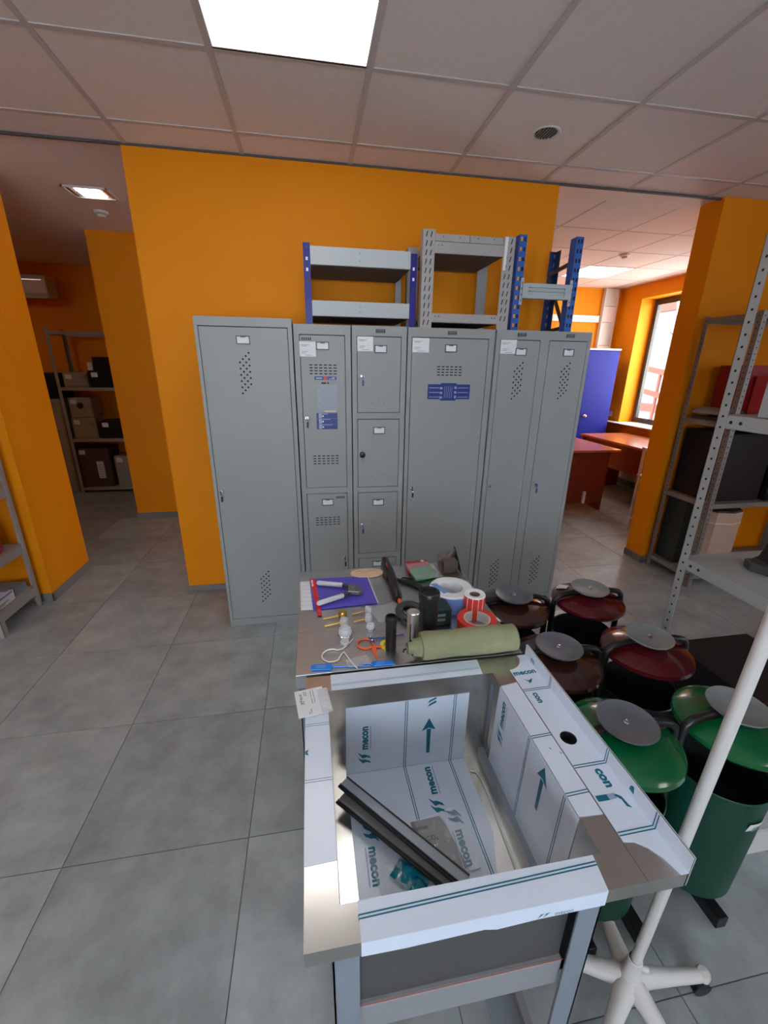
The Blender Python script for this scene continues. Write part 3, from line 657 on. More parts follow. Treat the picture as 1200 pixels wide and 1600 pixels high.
def mecon(mb, o, u, v, h, s='mecon', mark=True, line=True, m=TEAL, length=.077):
    h = length*.7/textmesh(s, .045)[2]
    o, u, v = Vector(o), Vector(u).normalized(), Vector(v).normalized()
    if mark:
        for k in range(2):
            b = o-u*(h*(2.45-.85*k))-v*h*.45
            P = [(0, .0), (.22, .55), (.10, 1.0), (.75, 1.45), (.95, 1.5), (.62, 1.1), (.62, .75), (.35, .2)]
            mb.add([b+u*x*h*1.25+v*y*h*1.15 for x, y in P], [(0, 1, 6, 7), (1, 2, 5, 6), (2, 3, 4, 5)], m)
    mb.text(s, o, u, v, h, m, bold=.045)
    w = textmesh(s, .045)[2]*h/.7
    if line:
        mb.add([o-v*h*.42, o-v*h*.42+u*w, o-v*h*.30+u*w, o-v*h*.30], [(0, 1, 2, 3)], PALEBLUE)
def dline(mb, p, q, n, gap=.0052, w=.0021):     # two thin parallel printed lines from p to q, n = surface normal
    p, q, n = Vector(p), Vector(q), Vector(n); d = (q-p).normalized(); s_ = n.cross(d).normalized()
    for k in (-.5, .5):
        c = s_*gap*k; mb.add([p+c-s_*w/2, q+c-s_*w/2, q+c+s_*w/2, p+c+s_*w/2], [(0, 1, 2, 3)], TEAL)
def film(poly, off): return MB().prism(poly, off).build('protective_film', FILM, wb)
def arrow(mb, base, tip, n, hw=.0185, sw=.0045, hl=.036):
    base, tip, n = Vector(base), Vector(tip), Vector(n); d = (tip-base).normalized(); s_ = n.cross(d).normalized(); nk = tip-d*hl
    mb.add([base-s_*sw, base+s_*sw, nk+s_*sw*1.3, nk-s_*sw*1.3], [(0, 1, 2, 3)], TEAL); mb.add([nk-s_*hw-d*.004, nk+s_*hw-d*.004, tip, nk+d*.004], [(0, 3, 2), (3, 1, 2)], TEAL)
e = .0009; pz = Z+.0004+e
# back wall of the bowl
fo = film([(.052, oy1-.0004, zb+.001), (.373, oy1-.0004, zb+.001), (.373, oy1-.0004, .796), (.054, oy1-.0004, .792)], (0, -e, 0)); y = oy1-.0004-e-.0003
m = MB(); dline(m, (.208, y, zb+.001), (.208, y, .793), (0, -1, 0)); dline(m, (.335, y, zb+.001), (.336, y, .797), (0, -1, 0)); arrow(m, (.271, y, .611), (.269, y, .729), (0, -1, 0))
mecon(m, (.109, y, .651), (0, 0, 1), (-1, 0, 0), .0145); mecon(m, (.281, y, .80), (0, 0, 1), (-1, 0, 0), .0145, s='m', line=False) if False else None
for k in range(2): m.add([(.262+.0, y, .766+k*.012), (.286, y, .778+k*.012), (.284, y, .785+k*.01), (.268, y, .776+k*.012)], [(0, 1, 2, 3)], TEAL)
m.build('printed_mark', None, fo, kind='stuff')
# bowl bottom
fo = film([(.054, .527, zb+.0004), (.345, .527, zb+.0004), (.376, .62, zb+.0004), (.374, oy1-.002, zb+.0004), (.052, oy1-.002, zb+.0004)], (0, 0, e)); z = zb+.0004+e+.0003
m = MB(); dline(m, (.208, .815, z), (.213, .53, z), (0, 0, 1)); dline(m, (.334, .815, z), (.339, .53, z), (0, 0, 1)); mecon(m, (.274, .727, z), (0, 1, 0), (-1, 0, 0), .0145)
mecon(m, (.086, .632, z), (0, -1, 0), (1, 0, 0), .0145); m.build('printed_mark', None, fo, kind='stuff')
# right wall of the bowl
x = ox1-.0004
fo = film([(x, .455, zb+.05), (x, .447, Z-.002), (x, .770, Z-.002), (x, .782, zb+.001), (x, .455, zb+.001)], (-e, 0, 0)); x -= e+.0003
m = MB(); dline(m, (x, .621, Z-.003), (x, .632, zb+.002), (-1, 0, 0)); dline(m, (x, .489, Z-.003), (x, .500, zb+.002), (-1, 0, 0)); arrow(m, (x, .561, .715), (x, .556, .838), (-1, 0, 0))
mecon(m, (x, .731, .752), (0, 0, 1), (0, 1, 0), .0135); m.build('printed_mark', None, fo, kind='stuff')
# left wall
film([(ox0+.0004, .50, zb+.001), (ox0+.0004, .76, zb+.001), (ox0+.0004, .76, .80), (ox0+.0004, .50, .80)], (e, 0, 0))
# rim films
fo = film([(.037, sy0-.001, Z+.0004), (.409, sy0-.001, Z+.0004), (.416, oy0, Z+.0004), (.037, oy0, Z+.0004)], (0, 0, e))
m = MB(); dline(m, (.036, .3705, pz+.0003), (.414, .3785, pz+.0003), (0, 0, 1), gap=.0045); m.build('printed_mark', None, fo, kind='stuff')
fo = film([(.037, sy0-.0016, Z+.0012), (.409, sy0-.0016, Z+.0012), (.409, sy0-.0016, Z-.032), (.30, sy0-.0016, Z-.031), (.235, sy0-.0016, Z-.034), (.215, sy0-.0016, Z-.028), (.10, sy0-.0016, Z-.031), (.037, sy0-.0016, Z-.029)], (0, .001, 0))
m = MB(); m.text('mecon', (.325, sy0-.0019, Z-.029), (1, 0, 0), (0, 0, 1), .008, TEAL, .0)
for k in range(2): m.add([(.298+k*.009, sy0-.0019, Z-.029), (.308+k*.009, sy0-.0019, Z-.020), (.302+k*.009, sy0-.0019, Z-.020)], [(0, 1, 2)], TEAL)
m.build('printed_mark', None, fo, kind='stuff')
fo = film([(.021, oy1, Z+.0004), (.404, oy1, Z+.0004), (.410, sy1, Z+.0004), (.021, sy1, Z+.0004)], (0, 0, e))
m = MB(); dline(m, (.022, .834, pz+.0003), (.404, .839, pz+.0003), (0, 0, 1), gap=.004, w=.001); m.build('printed_mark', None, fo, kind='stuff')
fo = film([(sx0-.0006, .447, Z+.0004), (ox0, .449, Z+.0004), (ox0, .775, Z+.0004), (sx0-.0006, .775, Z+.0004)], (0, 0, e))
m = MB(); dline(m, (sx0, .720, pz+.0003), (ox0, .720, pz+.0003), (0, 0, 1), w=.001); dline(m, (sx0, .589, pz+.0003), (ox0, .589, pz+.0003), (0, 0, 1), w=.001)
m.add([(sx0, .648, pz+.0003), (sx0+.007, .645, pz+.0003), (sx0+.005, .652, pz+.0003), (sx0+.007, .659, pz+.0003), (sx0, .656, pz+.0003)], [(0, 1, 2, 3, 4)], TEAL); m.build('printed_mark', None, fo, kind='stuff')
fo = film([(ox1, .449, Z+.0004), (.476, .447, Z+.0004), (.476, .775, Z+.0004), (ox1, .768, Z+.0004)], (0, 0, e))
m = MB(); dline(m, (ox1, .616, pz+.0003), (.476, .618, pz+.0003), (0, 0, 1)); dline(m, (ox1, .488, pz+.0003), (.476, .490, pz+.0003), (0, 0, 1))
for a_, b_ in ((.452, .588), (.468, .575)): m.add([(a_, b_, pz+.0003), (a_+.004, b_-.006, pz+.0003), (a_+.006, b_-.004, pz+.0003)], [(0, 1, 2)], TEAL)
m.build('printed_mark', None, fo, kind='stuff')
pts = [(sx1+.001, .400), (.497, .397), (.512, .386), (.524, .370), (.531, .352), (.534, sy0-.0005), (xf-.0006, sy0-.0005), (xf-.0006, sy1), (.524, sy1), (.526, .860), (.518, .842), (.506, .829), (.492, .822), (sx1+.001, .819)]
fm = MB(); zz = Z+.0004    # ledge film with a hole cut for the tap
inner = [(hc[0]+(hr+.0006)*cos(2*pi*k/n), hc[1]+(hr+.0006)*sin(2*pi*k/n)) for k in range(n)]
fm.prism([(x, y, zz) for x, y in pts[:7]]+[(xf-.0006, qy0, zz), (sx1+.001, qy0, zz)], (0, 0, e)); fm.prism([(sx1+.001, qy1, zz), (xf-.0006, qy1, zz)]+[(x, y, zz) for x, y in pts[7:]], (0, 0, e))
fm.prism([(qx1, qy0, zz), (xf-.0006, qy0, zz), (xf-.0006, qy1, zz), (qx1, qy1, zz)], (0, 0, e)); fm.prism([(sx1+.001, qy0, zz), (qx0, qy0, zz), (qx0, qy1, zz), (sx1+.001, qy1, zz)], (0, 0, e))
fm.add([(x, y, zz+e) for x, y in inner]+[(x, y, zz+e) for x, y in sq], [(k, (k+1) % n, n+(k+1) % n, n+k)[::-1] for k in range(n)])
fo = fm.build('protective_film', FILM, wb)
m = MB(); z = pz+.0003
for y in (.7455, .538, .4115): dline(m, (sx1+.001, y, z), (xf-.001, y+.001, z), (0, 0, 1))
m.text('mecon', (.481, .797, z), (1, .05, 0), (0, 1, 0), .0160, TEAL, .035); m.text('con', (.496, .735, z), (0, -1, 0), (1, 0, 0), .0155, TEAL, .045); m.text('con', (.515, .528, z), (0, -1, 0), (1, 0, 0), .0185, TEAL, .045)
m.add([(.482, .478, z), (.505, .478, z), (.505, .467, z), (.482, .467, z)], [(0, 1, 2, 3)], TEAL); m.add([(.505, .478, z), (.520, .478, z), (.520, .468, z), (.505, .467, z)], [(0, 1, 2, 3)], PALEBLUE)
m.add([(.517, .474, z), (.526, .465, z), (.527, .452, z), (.535, .448, z), (.532, .456, z), (.530, .470, z), (.522, .476, z)], [(0, 1, 6), (1, 2, 5, 6), (2, 3, 4, 5)], TEAL)
m.add([(.497, .782, z), (.508, .776, z), (.521, .782, z), (.515, .772, z), (.508, .766, z), (.506, .773, z)], [(0, 1, 5), (1, 2, 3, 5), (3, 4, 5)], TEAL)
m.build('printed_mark', None, fo, kind='stuff')
x = xf-.0007
fo = film([(x, sy0, Z+.001), (x, sy1, Z+.001), (x, sy1, .8845), (x, sy0, .8845)], (-.0008, 0, 0)); x -= .0011
m = MB()
for y in (.7455, .538, .4115): dline(m, (x, y+.001, Z+.0015), (x, y+.001, .884), (-1, 0, 0))
m.text('m', (x, .84, Z+.006), (0, -1, 0), (0, 0, 1), .016, TEAL, .03); m.add([(x, .475, .861), (x, .463, .861), (x, .466, .876), (x, .473, .872)], [(0, 1, 2, 3)], TEAL); m.build('printed_mark', None, fo, kind='stuff')
film([(xf+.0026, sy0, Z-.03), (xf+.0026, sy1, Z-.03), (xf+.0026, sy1, .884), (xf+.0026, sy0, .884)], (.0006, 0, 0))

# price card on the rim
t = thing('price_card', (-.022, .78, Z+.004), 'white price card lying on the back left corner of the basin', 'card')
u_ = Vector((.071, .011, 0)).normalized(); v_ = Vector((-.011, .071, 0)).normalized(); o0 = Vector((-.054, .738, Z+.0045))
def card(a0, a1, b0, b1, z0, z1, mat_, mb): mb.prism([o0+u_*a0+v_*b0+Vector((0,0,z0)), o0+u_*a1+v_*b0+Vector((0,0,z0)), o0+u_*a1+v_*b1+Vector((0,0,z0)), o0+u_*a0+v_*b1+Vector((0,0,z0))], (0, 0, z1-z0), mat_)
m = MB(); card(0, .066, 0, .083, 0, .0012, PAPER, m); m.build('card', None, t)
m = MB(); card(.052, .076, -.002, .074, .0013, .0024, CLEAR, m); m.build('clip_edge', None, t)
m = MB(); zt = .00135
m.text('8 770 руб.', o0+u_*.010+v_*.070+Vector((0,0,zt)), -v_, u_, .0052, BLACKINK, .03)
for a_, b0_, b1_ in ((.035, .055, .078), (.035, .034, .052), (.041, .054, .078), (.041, .036, .052), (.016, .036, .048), (.020, .062, .078), (.024, .062, .076), (.029, .006, .02), (.025, .005, .012)): card(a_, a_+.0018, b0_, b1_, zt-.0003, zt, GREYINK, m)
m.build('printed_text', None, t)

# steel channels in the bowl
def channel(p, q, w, face):
    d = (Vector(q)-Vector(p)).normalized(); s_ = Vector((-d.y, d.x, 0)).normalized()
    m = MB(); m.bar(p, q, w, .0025, face); a_, b_ = Vector(p), Vector(q)
    for k in (-1, 1): m.bar(a_+s_*k*(w/2-.001)+Vector((0,0,.0025)), b_+s_*k*(w/2-.001)+Vector((0,0,.0025)), .0022, .005, DKGREY)
    m.bar(a_+s_*(-w/2-.004)+Vector((0,0,.001)), b_+s_*(-w/2-.004)+Vector((0,0,.001)), .004, .005, BLACKM)
    o = m.build('steel_channel', None); return o
tag(channel((.041, .760, .622), (.266, .508, .622), .026, CHANNEL), 'upper grey steel channel with rubber edge lying across the bowl', 'channel')
tag(channel((.034, .737, .602), (.254, .505, .602), .028, GALV), 'lower grey steel channel partly under the other one in the bowl', 'channel')
# leaflets and bags in the bowl
def crump(c0, w, h, rot, z, amp, mat_, nu=14, nv=14, seed=0, thick=.0006):
    rnd = random.Random(seed); ca, sa = cos(rot), sin(rot); G = [[rnd.random() for _ in range(nu+1)] for _ in range(nv+1)]
    def fn(u, v):
        x = (u-.5)*w; y = (v-.5)*h; i = int(round(u*nu)); j = int(round(v*nv))
        return (c0[0]+x*ca-y*sa, c0[1]+x*sa+y*ca, z+amp*G[j][i]*(1 if 0 < i < nu and 0 < j < nv else .3))
    return MB().grid(fn, nu, nv, mat_)
m = MB(); m.prism([(.190, .668, .5752), (.262, .672, .5752), (.300, .562, .5752), (.240, .540, .5752), (.198, .60, .5752)], (0, 0, .001), BEZEL); o = m.build('brown_board', None)
tag(o, 'glossy brown card under the upper channel in the bowl', 'card')
o = MB().prism([(.266, .668, .578), (.290, .672, .578), (.318, .552, .578), (.292, .548, .578)], (0, 0, .001), FILM); z = .5793; mecon(o, (.288, .632, z), (0, -1, 0), (1, .1, 0), .0125); o = o.build('film_scrap', None)
tag(o, 'loose strip of white film with teal lettering in a clear bag', 'film')
o = crump((.265, .600), .115, .150, .15, .583, .006, WRAP, seed=3).build('clear_bag', None, smooth=True); tag(o, 'clear crumpled plastic bag over the brown card in the bowl', 'bag')
o = MB().prism([(.158, .605, .5753), (.235, .612, .5753), (.232, .532, .5753), (.165, .528, .5753)], (0, 0, .0012), PAPER)
o = o.build('leaflet', None); tag(o, 'white leaflet under the channels at the front of the bowl', 'leaflet')
m = MB(); zc = .6268; dd = Vector((.241, -.25, 0)).normalized()
m.text('lution', (.185, .616, .6242), (1, .05, 0), (-.05, 1, 0), .010, BLACKINK, 0); m.text('CO₂', (.207, .592, .6242), (1, .05, 0), (-.05, 1, 0), .010, BLACKINK, 0)
o2 = m.build('printed_text', None, bpy.data.objects['steel_channel']) 
o = crump((.170, .563), .075, .062, -.75, .5775, .018, TEALB, 8, 8, seed=5).build('teal_bag', None, smooth=True); tag(o, 'crumpled shiny teal plastic piece half under the lower channel', 'bag')
o = crump((.128, .575), .075, .100, .25, .5765, .018, WRAP, 10, 10, seed=9).build('clear_bag', None, smooth=True); tag(o, 'clear crumpled plastic bag left of the teal piece', 'bag')
o = crump((.235, .548), .05, .035, .1, .5775, .005, TEALB, 6, 6, seed=6).build('teal_scrap', None, smooth=True); tag(o, 'small dark teal plastic scrap at the front edge of the bowl', 'scrap')
MB().tube([(.378, .775, .5745), (.392, .768, .5745), (.399, .745, .5745), (.400, .70, .5745), (.396, .62, .5745), (.392, .53, .5745)], .0028, n=8, m=WHITEP).build('bowl_reflection_line', None, wb, smooth=True)  # white line imitating the film edge reflected in the bowl

# ------------------------------------------------------------------ goods on the table
zt = ZTB
def sheet(name, poly, m_, z, th, label, cat): return tag(MB().prism([(x, y, z) for x, y in poly], (0, 0, th), m_).build(name, None), label, cat)
o = sheet('paper_sheet', [(-.064, 1.372), (-.024, 1.374), (-.016, 1.182), (-.057, 1.184)], PAPER, zt+.0004, .0006, 'white ruled sheet hanging at the left edge of the table', 'paper')
m = MB()
for k in range(6): y = 1.21+k*.026; m.add([(-.058, y, zt+.0013), (-.022, y-.001, zt+.0013), (-.022, y+.0002, zt+.0013), (-.058, y+.0012, zt+.0013)], [(0, 1, 2, 3)], GREYINK)
m.build('ruled_line', None, o, kind='stuff')
o = sheet('catalogue', [(-.030, 1.382), (.179, 1.378), (.190, 1.188), (-.019, 1.176)], PURPLE, zt+.0014, .003, 'purple catalogue lying under the seal pliers', 'catalogue')
MB().prism([(.179, 1.378, zt+.002), (.182, 1.378, zt+.002), (.193, 1.188, zt+.002), (.190, 1.188, zt+.002)], (0, 0, .0022), PAPER).build('page_edge', None, o)
o = sheet('red_band', [(-.029, 1.383), (-.010, 1.381), (.008, 1.139), (-.005, 1.138)], RED, zt+.0048, .0008, 'red paper band with white lettering across the purple catalogue', 'band')
m = MB(); m.box(-.0235, -.018, 1.35, 1.372, zt+.0057, zt+.006, PAPER); m.box(-.022, -.0165, 1.325, 1.345, zt+.0057, zt+.006, PAPER); m.build('printed_mark', None, o)
t = thing('seal_pliers', (.07, 1.26, zt), 'grey seal pliers with pale handles lying open on the purple catalogue', 'pliers')
for p, q_ in (((-.004, 1.330, zt+.016), (.084, 1.300, zt+.016)), ((-.006, 1.190, zt+.016), (.082, 1.230, zt+.016))):
    p, q_ = Vector(p), Vector(q_)
    MB().tube([p, p+(q_-p)*.06, q_-(q_-p)*.04, q_], [.005, .0085, .0085, .006], n=12).build('handle', mat_h if (mat_h := MATS.get('pale_grip')) else mat('pale_grip', (.55, .55, .53), .5), t, smooth=True)
    MB().bar(q_, Vector((.112, 1.262+(.012 if q_.y > 1.26 else -.010), zt+.016)), .010, .008).build('arm', DKGREY, t)
MB().prism([(.098, 1.245, zt+.008), (.104, 1.288, zt+.008), (.122, 1.293, zt+.008), (.146, 1.266, zt+.008), (.150, 1.245, zt+.008), (.134, 1.234, zt+.008)], (0, 0, .014)).build('jaw', PEWTER, t, bevel=.002)
MB().cyl((.116, 1.262, zt+.022), (.116, 1.262, zt+.026), .006, n=14).build('pivot', CHROME, t)
o = MB().lathe([(0, 0), (.058, 0), (.062, .004), (.060, .009), (.0, .009)], (0, 0, 0), 36)
o.v = [(.183+x*1.02, 1.397+y*.52, zt+.0006+z) for x, y, z in o.v]; o = o.build('wooden_plaque', WOOD, smooth=True); tag(o, 'oval pale wooden plaque with a carved wavy line', 'plaque')
MB().tube([(.14+.01*k, 1.402+.006*sin(k*1.3), zt+.0100) for k in range(9)], .0008, n=4).build('carved_line', BROWNC, o)
t = thing('hand_detector', (.27, 1.3, zt), 'long black hand-held detector leaning with a red stripe and orange tip', 'detector')
MB().tube([(.257, 1.458, zt+.030), (.260, 1.44, zt+.032), (.264, 1.36, zt+.026), (.262, 1.26, zt+.022), (.259, 1.195, zt+.018), (.259, 1.183, zt+.016)], [.010, .016, .017, .0185, .0175, .012], n=14, flat=.8).build('body', BLACKP, t, smooth=True)
B(.242, .262, 1.34, 1.44, zt+.0005, zt+.03).build('battery_pack', BLACKP, t, bevel=.005)
B(.2525, .256, 1.37, 1.40, zt+.036, zt+.044).build('stripe', RED, t)
MB().cyl((.262, 1.186, zt+.012), (.262, 1.160, zt+.007), .006, n=12).build('tip', ORNG, t)
o = MB().tube([(.284, 1.335, zt+.006), (.300, 1.312, zt+.008), (.33, 1.292, zt+.010), (.352, 1.262, zt+.008), (.36, 1.245, zt+.006)], [.004, .006, .011, .010, .004], n=10).build('charging_plug', BLACKM, smooth=True); tag(o, 'black cable connector lying behind the big black tube', 'cable')
MB().tube([(.29, 1.32, zt+.004), (.31, 1.345, zt+.004), (.345, 1.33, zt+.004), (.352, 1.295, zt+.005), (.365, 1.262, zt+.004)], .0028, n=8).build('cable', BLACKM, o, smooth=True)
t = thing('dark_ring', (.283, 1.10, zt), 'flat dark ring with an opening lying behind the silver tube', 'ring')
MB().tube([(.283+.036*cos(a_/20*2*pi), 1.110+.044*sin(a_/20*2*pi), zt+.011) for a_ in range(20)], .0125, n=10, closed=True, flat=.8, up=(0, 0, 1)).build('ring', DKGREY, t, smooth=True)
MB().tube([(.258, 1.09, zt+.008), (.250, 1.062, zt+.006), (.262, 1.045, zt+.006), (.285, 1.04, zt+.006)], .0075, n=8).build('hook', DKGREY, t, smooth=True)
def tubecan(name, x, y, r, h, m_, label, capm=None, caph=.02, tx=None):
    t = thing(name, (x, y, zt), label, 'tube')
    MB().lathe([(r*.93, 0), (r, .003), (r, h-caph), (r*.98, h-caph)], (x, y, zt+.0005), 28).build('body', m_, t, smooth=True)
    MB().lathe([(r*1.06, h-caph), (r*1.1, h-caph+.004), (r*1.1, h-.003), (r*1.02, h), (r*.82, h), (r*.80, h-.006), (0, h-.006)], (x, y, zt+.0005), 28).build('cap', capm or m_, t, smooth=True)
    return t
tubecan('black_tube', .190, .950, .0150, .105, BLACKP, 'slim black capped tube standing near the blue seals')
t = tubecan('silver_tube', .2565, .972, .0165, .100, ALU, 'polished aluminium tube beside the slim black tube', caph=.006)
MB().lathe([(0, 0), (.0165*.86, 0), (.0165*.86, .0075), (0, .008)], (.2565, .972, zt+.0935), 24).build('end_plug', ALU, t, smooth=True)
B(.2445, .2475, .9563, .9575, zt+.01, zt+.07).build('slot', DKGREY, t)
tubecan('black_tube', .307, .998, .0275, .145, BLACKP, 'thick black capped tube, tallest thing on the table', caph=.026)
t = thing('tape_roll', (.427, 1.152, zt), 'wide roll of white labels with a blue side, largest roll on the table', 'roll')
MB().lathe([(.040, .0005), (.068, .0005), (.068, .048), (.068, .0555)], (.427, 1.152, zt), 44, m=LTBLUE).build('blue_side', None, t, smooth=True)
MB().lathe([(.038, .0005), (.0405, .0005), (.0405, .056), (.069, .056), (.070, .060), (.068, .063), (.042, .063), (.038, .062), (.038, .0005)], (.427, 1.152, zt), 44, m=PAPER).build('white_side', None, t, smooth=True)
MB().prism([(.365, 1.178, zt+.0635), (.385, 1.182, zt+.0635), (.408, 1.120, zt+.0635), (.390, 1.114, zt+.0635)], (0, 0, .0006)).build('blue_tab', LTBLUE, t)
t = thing('label_roll', (.478, 1.078, zt), 'small tall roll of red labels with white dividing lines', 'roll')
MB().lathe([(.017, .0005), (.033, .0005), (.033, .075)], (.478, 1.078, zt), 36, m=REDTAPE).build('labels', None, t, smooth=True)
MB().lathe([(.0165, .0005), (.0168, .0755), (.020, .0775), (.031, .0775), (.0335, .074)], (.478, 1.078, zt), 36, m=PAPER).build('backing_paper', None, t, smooth=True)
MB().lathe([(.0155, .0005), (.0155, .074), (.0166, .074)], (.478, 1.078, zt), 30, m=BROWNC).build('core', None, t, smooth=True)
m = MB()
for a_ in (-150, -120, -90, -62): c_, s_ = cos(radians(a_)), sin(radians(a_)); m.obox((.478+.0333*c_, 1.078+.0333*s_, zt+.038), .0016, .0012, .072, ax=(-s_, c_, 0))
m.build('dividing_line', PAPER, t)
t = thing('tape_roll', (.463, 1.012, zt), 'flat roll of bright red adhesive tape beside the canvas roll', 'roll')
MB().lathe([(.0395, .0005), (.0575, .0005), (.0585, .003), (.0585, .030), (.0575, .0325), (.0395, .0325)], (.463, 1.012, zt), 44, m=REDTAPE).build('tape', None, t, smooth=True)
MB().lathe([(.0365, .0005), (.0394, .0005), (.0394, .033), (.0365, .033), (.0365, .0005)], (.463, 1.012, zt), 40, m=CORE).build('core', None, t, smooth=True)
t = thing('small_box', (.365, 1.06, zt), 'dark green plastic box with slots behind the thick black tube', 'box')
B(.337, .392, 1.035, 1.105, zt+.0006, zt+.055).build('body', DKGREENB, t, bevel=.003)
for k in range(2): B(.345, .372, 1.0335, 1.0352, zt+.018+k*.016, zt+.026+k*.016).build('slot', MIDGREY, t)
t = thing('glove_pack', (.385, 1.36, zt), 'crimson and green packet in clear wrap at the back of the table', 'packet')
MB().prism([(.335, 1.37, zt+.0006), (.338, 1.432, zt+.0006), (.425, 1.44, zt+.0006), (.425, 1.395, zt+.0006)], (0, 0, .026), CRIMSON).build('card', None, t, bevel=.002)
MB().prism([(.345, 1.305, zt+.0006), (.342, 1.38, zt+.0006), (.425, 1.396, zt+.0006), (.435, 1.33, zt+.0006)], (0, 0, .024), GREENP).build('cloth', None, t, bevel=.006)
MB().lathe([(0, 0), (.007, 0), (.007, .001), (0, .001)], (.402, 1.425, zt+.0272), 14).build('emblem', PAPER, t)
crump((.386, 1.345), .105, .13, .12, zt+.0285, .003, WRAP, seed=12).build('wrap', None, t, smooth=True)
m = MB(); rn = random.Random(4)
m.grid(lambda u, v: (.455+.075*u+(rn.random()-.5)*.004, 1.355+.10*u*.6+.05*v*(1-u)+(rn.random()-.5)*.005, zt+.004+.075*v*(.55+.45*u)+(rn.random()-.5)*.004), 7, 6, BROWNP)
m.grid(lambda u, v: (.530+.004*v, 1.415+.02*u-.08*v*(1-u), zt+.079-.075*v), 4, 6, DKGREY); m.box(.47, .525, 1.36, 1.44, zt+.0006, zt+.045, BROWNP)
tag(m.build('paper_packet', None), 'crumpled brown-grey packet standing at the back right corner of the table', 'packet')
t = thing('canvas_roll', (.375, .88, zt), 'rolled olive green canvas lying at the front of the table', 'roll')
rn = random.Random(2); K = 26; V = []
m = MB()
def cr(u, v):
    x = .262+.262*u; a_ = v*2*pi; r = .036*(1+.03*sin(u*9+a_*2))*(1+.01*rn.random())
    if u < .04: r *= .93
    yc = .903; return (x, yc+r*1.05*cos(a_), zt+.0375+r*sin(a_))
m.grid(cr, 22, 28, OLIVE); m.grid(lambda u, v: (.5245-.002*sin(u*30), .903+.037*u*cos(v*2*pi), zt+.0375+.036*u*sin(v*2*pi)), 6, 28, OLIVE); m.grid(lambda u, v: (.2625, .903+.036*u*cos(v*2*pi), zt+.0375+.035*u*sin(v*2*pi)), 4, 28, OLIVE); m.build('roll', None, t, smooth=True)
m = MB()
for k, (r0, x0) in enumerate(((.026, .238), (.018, .226))):
    m.grid(lambda u, v, r0=r0, x0=x0: (x0+(.270-x0)*u, .903+(r0*(.8+.25*u))*cos(v*2*pi)*(1+.06*sin(v*21)), zt+.034+(r0*(.8+.25*u))*sin(v*2*pi)*(1+.06*sin(v*17))), 5, 22, OLIVE)
m.grid(lambda u, v: (.226+.004*sin(u*12), .903+.0145*u*cos(v*2*pi), zt+.034+.0145*u*sin(v*2*pi)), 5, 18, OLIVE); m.build('inner_fold', None, t, smooth=True)
m = MB(); m.grid(lambda u, v: (.262+.012*u+.012*v, .903+.0385*cos(-1.9+2.6*v), zt+.0375+.0378*sin(-1.9+2.6*v)+.002*u), 3, 14, OLIVE); m.build('flap', None, t, smooth=True)
MB().tube([(.224, .905, zt+.03), (.216, .90, zt+.034), (.213, .895, zt+.028)], .0022, n=6).build('cord_end', BLACKM, t)
MB().tube([(.523, .90, zt+.055), (.531, .895, zt+.05), (.533, .89, zt+.03), (.529, .885, zt+.008)], .0012, n=6).build('string', CREAM, t)
# meter seals
def pinseal(x, y, m_, L, label, r=.013):
    t = thing('pin_seal', (x, y, zt), label, 'seal')
    MB().lathe([(r*.9, 0), (r, .003), (r, .016), (r*.8, .022), (0, .023)], (x, y, zt+.0006), 20).build('head', m_, t, smooth=True)
    MB().cyl((x-r*.7, y, zt+.008), (x-L, y-.004, zt+.004), .0026, n=10).build('pin', GOLD, t)
pinseal(.071, 1.124, GOLD, .060, 'brass-coloured round seal with a long pin below the catalogue'); pinseal(.072, 1.085, CLEAR, .058, 'clear round seal with a pin next to the brass-coloured one')
pinseal(.152, 1.136, CLEAR, .050, 'clear seal with a brass pin, furthest back of the clear row', .0115); pinseal(.148, 1.094, CLEAR, .046, 'clear seal with a brass pin in the middle of the clear row', .0115)
def cup(x, y, r, h, label):
    t = thing('glass_cap', (x, y, zt), label, 'seal')
    MB().lathe([(r*.75, .001), (r*.85, .0), (r, h*.35), (r*.98, h*.8), (r*.8, h), (0, h)], (x, y, zt+.0006), 24).build('cap', CLEAR, t, smooth=True)
    MB().lathe([(r*1.1, h*.25), (r*1.18, h*.32), (r*1.1, h*.4)], (x, y, zt+.0006), 24).build('collar', CHROME, t, smooth=True)
cup(.147, 1.046, .0125, .022, 'small clear cap nearest in the clear row'); cup(.071, 1.030, .020, .026, 'largest clear domed cap above the white cord loop'); cup(.067, .992, .013, .012, 'flat clear cap between the large cap and white cord')
def loop(name, pts, r, m_, label): return tag(MB().tube(pts, r, n=8, m=m_).build(name, None, smooth=True), label, 'seal')
def arcpts(cx, cy, rx, ry, a0, a1, k=18, z=zt+.0035): return [(cx+rx*cos(radians(a0+(a1-a0)*i/k)), cy+ry*sin(radians(a0+(a1-a0)*i/k)), z) for i in range(k+1)]
loop('cable_seal', [(.092, 1.008, zt+.003), (.075, .985, zt+.003), (.058, .966, zt+.004)]+arcpts(.028, .944, .026, .026, 50, 310)+[(.052, .94, zt+.005), (.062, .952, zt+.006), (.070, .93, zt+.003), (.082, .900, zt+.003), (.090, .884, zt+.003)], .0021, CREAM, 'white looped cable seal near the table front')
o = loop('strap_seal', [(.150, .948, zt+.004)]+arcpts(.123, .980, .022, .022, 320, 30, z=zt+.004)[::-1]+[(.150, .962, zt+.004), (.170, .961, zt+.003), (.190, .966, zt+.003)], .0022, ORNG, 'orange looped strap seal with a pointed tail')
MB().prism([(.138, .965, zt+.001), (.152, .962, zt+.001), (.148, .93, zt+.001), (.146, .902, zt+.001), (.142, .93, zt+.001)], (0, 0, .005)).build('tail', ORNG, o)
